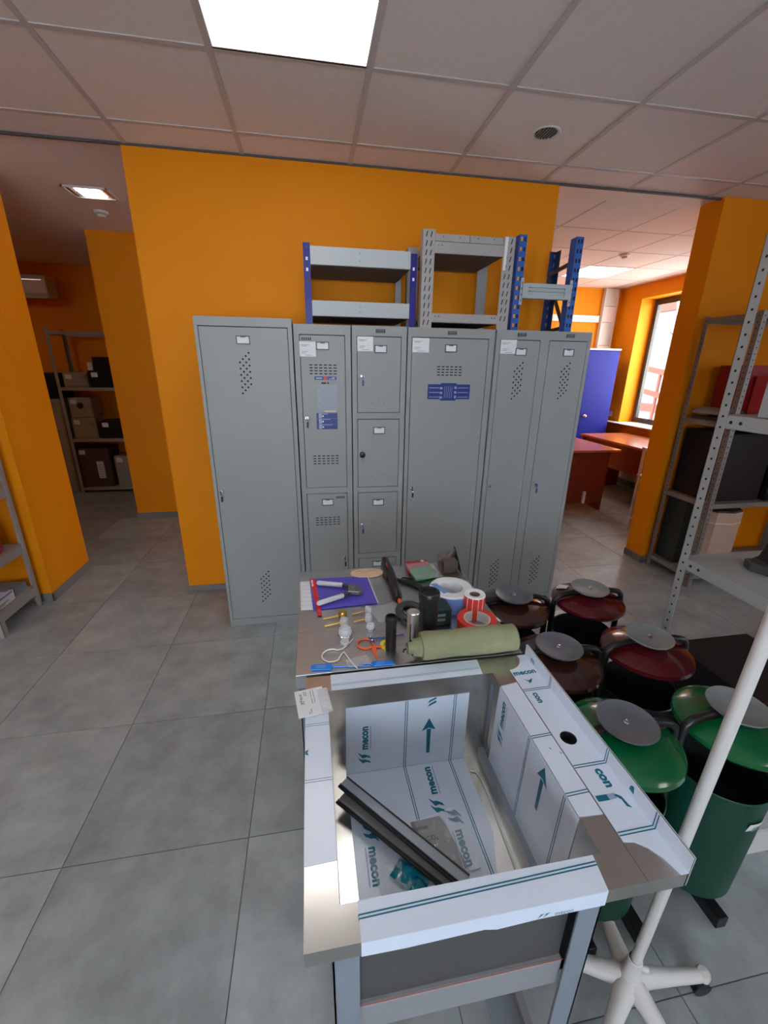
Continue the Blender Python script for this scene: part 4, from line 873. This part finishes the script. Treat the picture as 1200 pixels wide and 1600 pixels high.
def flagseal(poly, label, tail, dirx):
    o = MB().prism([(x, y, zt+.0008) for x, y in poly], (0, 0, .004), BRIGHTBLUE).build('flag_seal', None, bevel=.001); tag(o, label, 'seal')
    MB().tube(tail, [.0016]*(len(tail)-1)+[.0012], n=8).build('tail', BRIGHTBLUE, o, smooth=True)
    xs = [p[0] for p in poly]; ys = [p[1] for p in poly]; cx, cy = sum(xs)/len(xs), sum(ys)/len(ys)
    m = MB()
    for k in (-.003, .003): m.box(cx-.012, cx+.010, cy+k-.0008, cy+k+.0008, zt+.0048, zt+.0052)
    m.build('printed_mark', PALEBLUE, o); return o
flagseal([(-.026, .914), (.024, .911), (.030, .900), (.024, .888), (-.024, .893), (-.028, .903)], 'blue plastic flag seal at the front left of the table', [(.026, .900, zt+.003), (.05, .897, zt+.003), (.09, .893, zt+.003), (.125, .888, zt+.003)], 1)
flagseal([(.134, .905), (.186, .899), (.188, .8835), (.134, .884), (.128, .894)], 'blue plastic flag seal in front of the slim black tube', [(.132, .894, zt+.003), (.12, .897, zt+.003), (.106, .900, zt+.003), (.10, .905, zt+.003)], -1)
loop('bolt_seal', [(.146, 1.000, zt+.004), (.18, 1.001, zt+.003), (.21, 1.003, zt+.003), (.24, 1.008, zt+.003)], .0016, BLUEKEY, 'thin blue wire seal with round head behind the slim black tube')
for x, y in ((.141, 1.003), (.144, .988)):
    o = MB().cyl((x, y, zt+.0008), (x, y, zt+.008), .0055, n=16, m=NAVY); o.cyl((x, y, zt+.008), (x, y, zt+.0086), .0032, n=12, m=PAPER); tag(o.build('round_seal', None), 'tiny navy round seal with a white top, %s of the pair' % ('rear' if y > 1 else 'front'), 'seal')
o = MB().lathe([(.012, 0), (.0225, 0), (.0225, .003), (.012, .003)], (.186, .968, zt+.0006), 24).build('yellow_ring', YELLOW); tag(o, 'flat yellow ring peeking out behind the slim black tube', 'ring')
o = crump((.215, 1.135), .10, .085, .3, zt+.001, .004, WRAP, seed=21).build('clear_bag', None, smooth=True); tag(o, 'flat clear plastic bag between the clear seals and the detector', 'bag')
o = crump((.095, .905), .06, .035, .2, zt+.007, .003, WRAP, 8, 8, seed=22).build('clear_bag', None, smooth=True); tag(o, 'small clear plastic bag between the two blue flag seals', 'bag')

# ------------------------------------------------------------------ street bins
def street_bin(x, y, lid, body, ash, label, rot=0.0, white=None, feet=(-.085, .085)):
    t = thing('litter_bin', (x, y, 0), label, 'bin')
    ca, sa = cos(rot), sin(rot)
    def P(px, py, pz): return (x+px*ca-py*sa, y+px*sa+py*ca, pz)
    MB().lathe([(0, .075), (.118, .075), (.122, .079), (.130, .482), (.1325, .484), (.130, .487), (.1275, .484), (.118, .084), (0, .082)], (x, y, 0), 48).build('body', body, t, smooth=True)
    MB().lathe([(.1172, .0845), (.1268, .478), (.1262, .478), (.1166, .0845)], (x, y, 0), 48).build('liner', DGREEN_IN, t, smooth=True)
    l = MB().lathe([(0, .612), (.10, .612), (.132, .614), (.144, .620), (.149, .630), (.146, .641), (.132, .650), (.10, .659), (.05, .667), (0, .669)], (x, y, 0), 56).build('lid', lid, t, smooth=True)
    a = MB().lathe([(0, .672), (.02, .676), (.071, .690), (.0765, .697), (.0765, .7005), (.074, .7005), (.070, .697), (.03, .692), (0, .691)], (x, y, 0), 48).build('ashtray', ash, t, smooth=True)
    MB().lathe([(.009, .6925), (.009, .695), (.005, .697), (.005, .701), (0, .702)], (x, y, 0), 12).build('bolt', CHROME, a, smooth=True)
    for s_ in (-1, 1):
        pts = [P(s_*.1, 0, .050), P(s_*.150, 0, .054), P(s_*.158, 0, .07), P(s_*.158, 0, .30), P(s_*.160, 0, .56), P(s_*.163, 0, .625), P(s_*.158, 0, .652), P(s_*.142, 0, .668), P(s_*.11, 0, .676), P(s_*.06, 0, .683)]
        MB().tube(pts, .012, n=12).build('frame_arm', FRAMEB, t, smooth=True)
    for fx in feet: MB().obox(P(fx, 0, .0215), .036, .31, .043, ax=(ca, sa, 0)).build('foot', FRAMEB, t, bevel=.003)
    MB().obox(P(0, 0, .055), .24, .06, .038, ax=(ca, sa, 0)).build('cross_bar', FRAMEB, t)
    if white == 'lid':
        m = MB(); pr_ = [(.085, .664), (.10, .6612), (.118, .656), (.132, .6515)]
        m.grid(lambda u, v: (x+(.090+.045*v)*cos(radians(118+22*u)), y+(.090+.045*v)*sin(radians(118+22*u)), .6642-.0125*v*(.6+.4*v)+.0012), 4, 4, PAPER); m.build('paper_label', None, t)
    if white == 'body':
        m = MB(); m.grid(lambda u, v: (x+(.1215+.0125*v)*cos(radians(-96+26*u)), y+(.1215+.0125*v)*sin(radians(-96+26*u)), .345+.07*v), 6, 3, PAPER)
        m.grid(lambda u, v: (x+(.1255+.006*v)*cos(radians(-88+10*u)), y+(.1255+.006*v)*sin(radians(-88+10*u)), .362+.035*v), 3, 2, GREYINK); m.build('paper_label', None, t)
    return t
street_bin(.805, 1.425, BROWN, FRAMEB, ASH, 'dark brown bin nearest the lockers behind the red tape roll')
street_bin(.800, 1.078, BROWN, FRAMEB, ASH, 'dark brown bin beside the canvas roll end')
street_bin(1.158, 1.428, MAROON, FRAMEB, ASH2, 'maroon bin with a white label on its lid, furthest back right', white='lid')
street_bin(1.153, 1.082, MAROON, FRAMEB, ASH2, 'glossy maroon bin in the middle of the right-hand column')
street_bin(.802, .753, GREEN, GREEND, ASH, 'green bin directly behind the basin splashback')
street_bin(1.153, .752, GREEN, GREEND, ASH2, 'green bin at the right edge with a white label on its body', white='body', feet=(.0,))

# ------------------------------------------------------------------ coat stand with star base
t = thing('coat_stand', (.757, .515, 0), 'white stand pole on a five-star castor base at lower right', 'stand')
hx, hy = .757, .515
MB().cyl((hx, hy, .10), (.772, .487, 1.75), .0125, n=20).build('pole', OFFW, t, smooth=True)
MB().lathe([(.030, .055), (.034, .07), (.028, .10), (.020, .125), (.017, .17), (.0145, .172)], (hx, hy, 0), 24).build('hub', OFFW, t, smooth=True)
MB().tube([(hx+.016, hy-.008, .145), (hx+.030, hy-.015, .147)], [.006, .008], n=10).build('clamp_screw', OFFW, t, smooth=True)
for k, a_ in enumerate((-4, 74, 150, 214, 281)):
    c_, s_ = cos(radians(a_)), sin(radians(a_)); L_ = .215
    ar = MB().tube([(hx+c_*.01, hy+s_*.01, .085), (hx+c_*.05, hy+s_*.05, .080), (hx+c_*.12, hy+s_*.12, .065), (hx+c_*L_, hy+s_*L_, .052)], [.029, .024, .0185, .0155], n=12).build('base_arm', OFFW, t, smooth=True)
    MB().lathe([(.012, .036), (.017, .040), (.018, .060), (.014, .067), (0, .070)], (hx+c_*(L_+.004), hy+s_*(L_+.004), 0), 16).build('arm_cap', OFFW, ar, smooth=True)
    ex, ey = hx+c_*(L_-.004)-s_*.0, hy+s_*(L_-.004)-.006
    MB().cyl((ex+.014*s_, ey-.014*c_, .0235), (ex-.014*s_, ey+.014*c_, .0235), .0235, n=20).build('castor', BLACKP, ar, smooth=True)
    MB().cyl((hx+c_*(L_+.002), hy+s_*(L_+.002), .025), (hx+c_*(L_+.002), hy+s_*(L_+.002), .04), .005, n=8).build('castor_stem', CHROME, ar)

# ------------------------------------------------------------------ shelving, right foreground
def angle_post(x, y, sx, sy, h, m_, t, w=.034, holes_=True, pitch=.025, hx_=True, name='post', z0=0):
    pitch = .038 if pitch == .025 else pitch
    b = MB(); b.box(x, x+sx*w, y, y+sy*.002, z0, h, m_); b.box(x, x+sx*.002, y, y+sy*w, z0, h, m_)
    if holes_:
        z = h-.03
        while z > z0+.03:
            yy = y-sy*.0005 if sy > 0 else y+.0005
            b.cyl((x+sx*w*.55, y-.0006 if sy > 0 else y-.0006-.002, z), (x+sx*w*.55, y+.0001 if sy > 0 else y-.0019, z), .0045, n=8, m=DARKHOLE)
            if hx_: b.cyl((x-sx*.0006, y+sy*w*.55, z), (x+sx*.0001, y+sy*w*.55, z), .0045, n=8, m=DARKHOLE)
            z -= pitch
    return b.build(name, None, t)
SHEL = mat('pale_grey_shelf_paint', (.34, .35, .345), .4, noise=.02, scale=4)
t = thing('shelving_unit', (1.75, .75, 0), 'pale grey perforated-post shelving unit at the right edge', 'shelving')
AX, AY = 1.436, 1.305
angle_post(AX, AY, 1, -1, 2.0, SHEL, t, w=.036); angle_post(AX, .30, 1, 1, 2.0, SHEL, t, w=.036); angle_post(2.05, AY, -1, -1, 2.0, SHEL, t, w=.036); angle_post(2.05, .30, -1, 1, 2.0, SHEL, t, w=.036)
def shelf(t, x0, x1, y0, y1, z, h, m_, holesx=None, bolts=True):
    m = MB(); m.box(x0, x1, y0, y1, z-.0015, z, m_); m.box(x0, x0+.0015, y0, y1, z-h, z-.0015, m_); m.box(x1-.0015, x1, y0, y1, z-h, z-.0015, m_)
    m.box(x0+.0015, x1-.0015, y0, y0+.0015, z-h, z-.0015, m_); m.box(x0+.0015, x1-.0015, y1-.0015, y1, z-h, z-.0015, m_)
    if bolts:
        for y in (y1-.05, y1-.085): m.cyl((x0, y, z-h*.5), (x0-.0008, y, z-h*.5), .006, n=10, m=DARKHOLE)
    return m.build('shelf', None, t)
for z in (1.985, 1.443, .889): shelf(t, AX+.0025, 2.047, .303, AY-.0025, z, .045, SHEL)
m = MB(); m.box(1.462, 1.90, .78, 1.19, 1.4445, 1.86); o = m.build('storage_box', SHEL, bevel=.003); tag(o, 'plain pale grey steel box on the upper shelf at the right edge', 'box')
B(1.50, 1.86, .7785, .7795, 1.47, 1.83).build('door', SHEL, o)
t2 = thing('machine_base', (1.68, 1.14, .889), 'dark rubber machine base standing on the middle grey shelf', 'base')
m = MB(); m.lathe([(.10, .0005), (.105, .006), (.075, .035), (.055, .12), (.05, .30)], (1.70, 1.13, .889), 8); m.build('base', BLACKM, t2, smooth=False)
MB().prism([(1.595, 1.19, .8897), (1.575, 1.15, .8897), (1.60, 1.085, .8897), (1.64, 1.09, .8897), (1.64, 1.18, .8897)], (0, 0, .035)).build('flap', DKGREY, t2, bevel=.008)
t = thing('low_black_cabinet', (1.83, 1.12, 0), 'low black cabinet standing under the pale grey shelving', 'cabinet')
B(1.625, 2.013, .86, 1.388, .0, .392).build('body', SAFEB, t, bevel=.003); B(1.61, 2.02, .855, 1.39, .393, .40).build('top', SAFEB, t, bevel=.002)
t = thing('grey_plinth', (1.68, .78, 0), 'light grey stepped plinth on the floor beyond the right green bin', 'plinth')
B(1.375, 2.0, .755, .84, 0, .10).build('lower_step', OFFW, t, bevel=.004); B(1.385, 2.0, .765, .84, .1, .30).build('upper_step', SHEL, t, bevel=.004)

# shelving B by the column
RB = mat('worn_grey_shelving', (.24, .225, .215), .45, .3, noise=.06, scale=8)
t = thing('shelving_unit', (3.4, 2.65, 0), 'darker grey shelving unit against the orange column holding safes', 'shelving')
for x, sx in ((2.822, 1), (4.0, -1)):
    angle_post(x, 2.445, sx, 1, 1.955, RB, t, w=.038); angle_post(x, 2.865, sx, -1, 1.955, RB, t, w=.038)
for z in (1.945, 1.25, .672, .098): shelf(t, 2.826, 3.996, 2.449, 2.861, z, .035, RB, bolts=False)
def safe(x0, x1, y0, y1, z0, z1, m_, label, door=True, lab=True, dial=None, name='safe', cat='safe', kp=None):
    t = thing(name, ((x0+x1)/2, (y0+y1)/2, z0), label, cat)
    B(x0, x1, y0+.006, y1, z0+.0005, z1).build('body', m_, t, bevel=.004)
    d = B(x0+.012, x1-.012, y0, y0+.0055, z0+.014, z1-.014).build('door', m_, t, bevel=.002) if door else None
    if lab:
        m = MB(); a_ = x0+(x1-x0)*.1; m.box(a_, a_+.07, y0-.001, y0-.0002, z1-.075, z1-.022); m.build('paper_label', PAPER, t)
    if kp: m = MB(); a_ = x1-(x1-x0)*.22; m.box(a_, a_+.035, y0-.006, y0-.0002, z1-.085, z1-.03); m.build('keypad', MIDGREY, t)
    if dial: MB().lathe([(.035, 0), (.035, .012), (.022, .016), (.018, .034), (0, .036)], ((x0+x1)/2, y0-.0002, (z0+z1)/2+.03), 20, ax=(0, -1, 0)).build('dial', BLACKP, t, smooth=True)
    return t
safe(2.875, 3.30, 2.50, 2.84, .673, 1.17, SAFEB, 'big black safe on the middle shelf near the column', lab=False)
safe(3.33, 3.75, 2.47, 2.84, .673, 1.20, SAFEB, 'black safe on the middle shelf at the far right edge', lab=False)
safe(2.875, 3.25, 2.66, 2.85, .099, .62, mat('dark_green_safe', (.02, .028, .026), .4), 'dark green-black safe at the bottom behind the cardboard drum', lab=False)
t = thing('cardboard_drum', (3.07, 2.53, .0985), 'eight-sided cardboard drum with two pale bands on the bottom shelf', 'box')
o = MB().lathe([(.155, .0), (.158, .49)], (0, 0, 0), 8); o.v = [(3.08+x*1.0, 2.555+y*.62, .0988+z) for x, y, z in o.v]; o.build('body', CARD, t)
for z in (.11, .40):
    o = MB().lathe([(.1585, 0), (.1595, .002), (.1595, .008), (.1585, .010)], (0, 0, 0), 8); o.v = [(3.08+x*1.004, 2.555+y*.626, .0988+z+zz) for x, y, zz in o.v]; o.build('band', CARDL, t)
o = MB().lathe([(0, 0), (.15, 0), (.15, .012), (0, .012)], (0, 0, 0), 8); o.v = [(3.08+x, 2.555+y*.62, .589+z) for x, y, z in o.v]; o.build('lid', DKGREY, t)
t = thing('red_metal_box', (3.15, 2.7, 1.25), 'dark red metal box on the upper shelf of the darker unit', 'box')
B(3.02, 3.28, 2.60, 2.83, 1.2505, 1.63).build('body', REDBOX, t, bevel=.004); B(3.04, 3.26, 2.5955, 2.5995, 1.27, 1.61).build('door', REDBOX, t)
t = thing('red_metal_box', (3.45, 2.62, 1.25), 'brighter red metal box at the right edge behind the perforated post', 'box')
B(3.075, 3.5, 2.47, 2.585, 1.2505, 1.56).build('body', REDBOX2, t, bevel=.004); B(3.34, 3.42, 2.4655, 2.4695, 1.45, 1.50).build('paper_label', PAPER, t)
t = thing('steel_tray', (2.95, 2.68, 1.25), 'curved shiny grey tray on the upper shelf beside the dark red box', 'tray')
m = MB(); m.grid(lambda u, v: (2.86+.15*u, 2.52+.30*v, 1.252+.085*sin(pi*(.1+.8*u))**.6), 12, 3, GALV); m.build('cover', None, t, smooth=True)
B(2.865, 3.0, 2.53, 2.81, 1.2505, 1.27).build('tray_base', DKGREY, t)

# small rack in the office doorway
t = thing('steel_side_stand', (3.35, 3.45, 0), 'small pale steel stand half hidden behind the right orange column', 'stand')
for x in (3.205, 3.55):
    for y in (3.30, 3.58): B(x, x+.022, y, y+.022, 0, .875).build('leg', OFFW, t)
for z in (.86, .59, .14): B(3.20, 3.58, 3.295, 3.607, z, z+.016).build('shelf', OFFW, t)
t = thing('toolbox', (3.36, 3.44, .156), 'small dark grey box on the low shelf of the steel stand', 'box'); B(3.235, 3.5, 3.33, 3.56, .1565, .24).build('body', DKGREY, t, bevel=.006); B(3.30, 3.42, 3.43, 3.45, .24, .262).build('handle', BLACKP, t, bevel=.004)

# ------------------------------------------------------------------ office furniture
t = thing('office_desk', (3.0, 4.56, 0), 'nearer cherry wood desk with solid panel front beyond the lockers', 'desk')
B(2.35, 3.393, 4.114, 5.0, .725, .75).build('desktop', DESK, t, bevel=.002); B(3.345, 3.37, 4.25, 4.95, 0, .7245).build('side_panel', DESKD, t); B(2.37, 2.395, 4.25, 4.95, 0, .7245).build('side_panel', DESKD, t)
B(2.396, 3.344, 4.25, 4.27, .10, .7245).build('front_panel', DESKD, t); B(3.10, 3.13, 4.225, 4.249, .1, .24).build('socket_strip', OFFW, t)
t = thing('office_desk', (4.0, 4.66, 0), 'longer cherry wood desk standing under the office window', 'desk')
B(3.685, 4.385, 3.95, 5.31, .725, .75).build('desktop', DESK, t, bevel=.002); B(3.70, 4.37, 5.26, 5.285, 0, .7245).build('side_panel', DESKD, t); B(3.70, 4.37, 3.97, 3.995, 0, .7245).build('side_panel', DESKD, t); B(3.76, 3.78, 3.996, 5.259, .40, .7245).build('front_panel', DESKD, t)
t = thing('radiator', (4.44, 5.0, .12), 'pale convector heater on the wall under the window behind the desk', 'radiator')
B(4.43, 4.505, 4.3, 5.55, .10, .55).build('body', OFFW, t, bevel=.006)
for k in range(12): B(4.4265, 4.4295, 4.36+k*.1, 4.41+k*.1, .15, .50).build('fin', OFFW, t)
t = thing('blue_cabinet', (4.04, 5.83, 0), 'bright blue steel cabinet with a pale top in the office corner', 'cabinet')
B(3.80, 4.29, 5.60, 6.05, 0, 1.845).build('body', BLUECAB, t, bevel=.003); B(3.79, 4.297, 5.59, 6.055, 1.8455, 1.867).build('top', OFFW, t, bevel=.002)
dd = B(3.815, 4.275, 5.592, 5.5995, .03, 1.83).build('door', BLUECAB, t, bevel=.002)
MB().lathe([(.022, 0), (.022, .008), (.012, .012), (.012, .026), (.019, .032), (.016, .044), (0, .046)], (3.888, 5.5918, .955), 20, ax=(0, -1, 0)).build('lock_knob', CHROME, dd, smooth=True)
t = thing('wall_socket', (4.515, 5.86, .93), 'white wall socket right of the blue cabinet', 'socket'); B(4.508, 4.5195, 5.82, 5.90, .92, 1.0).build('plate', WHITEP, t, bevel=.003); MB().cyl((4.508, 5.86, .96), (4.504, 5.86, .96), .022, n=16).build('outlet', OFFW, t)
t = thing('cable_trunking', (4.32, 6.06, 1.87), 'vertical white panelled trunking above the blue cabinet', 'trunking')
for k, (z0, z1) in enumerate(((1.868, 1.93), (1.935, 2.24), (2.245, 2.45), (2.455, 2.685))): B(4.235, 4.425, 6.035, 6.072, z0, z1).build('panel', OFFW if k % 2 else PLASTER, t, bevel=.003)
for x in (4.222, 4.427): B(x, x+.012, 6.03, 6.0885, 1.868, 2.688).build('edge', WHITEP, t)
B(2.2, 4.20, 6.055, 6.0885, 2.24, 2.33).build('horizontal_trunking', WHITEP, bevel=.003); tag(bpy.data.objects['horizontal_trunking'], 'horizontal white trunking running along the far office wall', 'trunking')

# ------------------------------------------------------------------ left: nearer shelving
t = thing('shelving_unit', (-2.3, 2.7, 0), 'grey shelving unit at the left edge before the orange pillar', 'shelving')
LG = mat('grey_shelving_paint', (.36, .345, .33), .45, noise=.03, scale=5)
for x, sx in ((-1.885, -1), (-2.75, 1)):
    angle_post(x, 2.50, sx, 1, 1.62, LG, t, w=.036, holes_=False); angle_post(x, 2.885, sx, -1, 1.62, LG, t, w=.036, holes_=False)
for z in (1.60, .845, .462, .150): shelf(t, -2.748, -1.887, 2.503, 2.882, z, .055, LG, bolts=False)
o = thing('carton', (-2.1, 2.66, .15), 'white and blue printed carton on the lowest left shelf', 'carton')
B(-2.32, -1.92, 2.52, 2.72, .1505, .215).build('body', PAPER, o, bevel=.002)
m = MB(); m.box(-1.9195, -1.919, 2.53, 2.71, .203, .2145, LTBLUE); m.box(-1.9195, -1.919, 2.58, 2.66, .172, .176, BLACKINK); m.box(-1.9195, -1.919, 2.56, 2.63, .163, .166, BLACKINK); m.box(-2.30, -1.94, 2.69, 2.715, .2153, .2158, LTBLUE); m.box(-2.2, -2.0, 2.60, 2.61, .2153, .2158, BLACKINK)
m.build('printed_mark', None, o)
o = MB().box(-2.25, -1.93, 2.745, 2.86,   .1505, .20, MIDGREY); tag(o.build('carton', None, bevel=.002), 'second grey carton behind the white one on the lowest left shelf', 'carton')
o = thing('red_bag', (-2.1, 2.70, .462), 'shiny dark red bag on the left shelf above the cartons', 'bag')
m = MB(); m.grid(lambda u, v: (-2.09+.165*cos(u*2*pi)*(1-.25*v**3), 2.715+.135*sin(u*2*pi)*(1-.25*v**3), .463+.175*v), 24, 8, REDBOX2); m.grid(lambda u, v: (-2.09+.124*v*cos(u*2*pi), 2.715+.102*v*sin(u*2*pi), .638+.01*(1-v)), 24, 3, REDBOX2); m.build('body', None, o, smooth=True)
o = B(-2.35, -1.95, 2.54, 2.80, .8455, 1.02).build('parcel', mat('lilac_parcel', (.42, .36, .42), .5), bevel=.006); tag(o, 'pale lilac parcel on the third left shelf', 'parcel')

# ------------------------------------------------------------------ left: far shelving with safes
t = thing('shelving_unit', (-2.45, 5.93, 0), 'far shelving unit with safes in the dark passage', 'shelving')
for x, sx in ((-2.955, 1), (-1.95, -1)):
    angle_post(x, 5.76, sx, 1, 1.965, LG, t, w=.038, holes_=False); angle_post(x, 6.15, sx, -1, 1.965, LG, t, w=.038, holes_=False)
m = MB(); m.box(-2.953, -1.952, 5.762, 5.765, 1.89, 1.925); m.box(-2.953, -1.952, 6.145, 6.148, 1.89, 1.925); m.box(-2.953, -2.950, 5.765, 6.145, 1.89, 1.925); m.box(-1.955, -1.952, 5.765, 6.145, 1.89, 1.925); m.build('top_frame', LG, t)
for z in (1.305, .69, .065): shelf(t, -2.952, -1.953, 5.763, 6.147, z, .035, LG, bolts=False)
safe(-2.885, -2.62, 5.78, 6.05, 1.306, 1.475, SAFEG, 'olive grey safe on the top shelf of the far unit', kp=1)
safe(-2.605, -2.26, 5.78, 6.05, 1.306, 1.50, SAFEB, 'black safe on the top far shelf under a smaller one', kp=1)
safe(-2.54, -2.26, 5.80, 6.05, 1.501, 1.655, SAFEB, 'smaller black safe stacked on top of another black one', lab=False, kp=1)
o = B(-2.60, -2.545, 5.80, 5.84, 1.501, 1.59).build('white_carton', PAPER); tag(o, 'small white carton beside the topmost black safe', 'carton')
safe(-2.905, -2.635, 5.79, 6.05, .691, .940, SAFEG, 'olive grey safe on the second far shelf under the dial safe', kp=1)
safe(-2.90, -2.645, 5.80, 6.05, .9405, 1.185, SAFEG, 'olive grey safe with a black dial stacked on another', dial=1)
safe(-2.60, -2.26, 5.79, 6.05, .691, .905, SAFEB, 'black safe on the second far shelf right of the olive ones', kp=1)
o = safe(-2.935, -2.56, 5.79, 6.10, .066, .565, SAFEBR, 'large brown safe on the bottom far shelf')
m = MB(); m.box(-2.72, -2.64, 5.7885, 5.7895, .18, .40, PAPER)
for k in range(6): m.box(-2.71, -2.65, 5.788, 5.7884, .20+k*.03, .206+k*.03, GREYINK)
m.build('notice', None, o)
safe(-2.51, -2.22, 5.79, 6.05, .066, .46, SAFEG, 'olive grey safe on the bottom far shelf at the right')
safe(-3.42, -2.98, 5.80, 6.15, 1.17, 1.465, SAFEB, 'black cabinet topmost in the stack left of the far shelving', lab=False)
safe(-3.45, -2.985, 5.80, 6.15, .83, 1.169, SAFEG, 'grey cabinet in the middle of the stack left of the far shelving', lab=False, kp=1)
safe(-3.45, -2.985, 5.79, 6.15, 0, .829, SAFEG, 'tall grey-green cabinet at the bottom of the stack left of the far shelving', kp=1)
t = thing('air_conditioner', (-3.4, 6.1, 2.29), 'white wall-mounted air conditioner high on the far left wall', 'air conditioner')
m = MB(); m.prism([(-3.80, 6.22-.001, 2.31), (-3.80, 6.03, 2.30), (-3.80, 5.99, 2.34), (-3.80, 5.985, 2.50), (-3.80, 6.01, 2.53), (-3.80, 6.22-.001, 2.53)], (.86, 0, 0)); m.build('casing', WHITEP, t, bevel=.01)
B(-3.78, -2.96, 5.992, 6.06, 2.291, 2.300).build('louvre', OFFW, t); B(-3.80, -2.98, 5.981, 5.984, 2.475, 2.479).build('trim_line', CHROME, t)

# ------------------------------------------------------------------ groups of repeats
GR = {'metal_locker': 'grey steel lockers in a row', 'litter_bin': 'round street bins with ashtray lids', 'steel_channel': 'steel channels lying in the bowl',
      'safe': 'safes and cabinets on the far shelving', 'pin_seal': 'pin seals on the steel table', 'glass_cap': 'clear caps on the steel table', 'flag_seal': 'blue flag seals on the steel table',
      'round_seal': 'tiny round seals on the steel table', 'shelving_unit': 'metal shelving units', 'office_desk': 'cherry wood office desks', 'ceiling_light': 'square lit ceiling panels',
      'smoke_detector': 'ceiling smoke detectors', 'red_metal_box': 'red metal boxes on the darker shelving', 'carton': 'cartons on the shelves', 'black_tube': 'black capped tubes on the steel table',
      'tape_roll': 'rolls on the steel table', 'label_roll': 'rolls on the steel table', 'clear_bag': 'clear plastic bags'}
for o in S.objects:
    k = o.name.split('.')[0]
    if o.parent is None and k in GR and 'category' in o.keys(): o['group'] = GR[k]
for k in ('big black safe on the middle shelf near the column', 'black safe on the middle shelf at the far right edge', 'dark green-black safe at the bottom behind the cardboard drum'):
    for o in S.objects:
        if o.get('label') == k: o['group'] = 'dark safes on the shelving by the column'
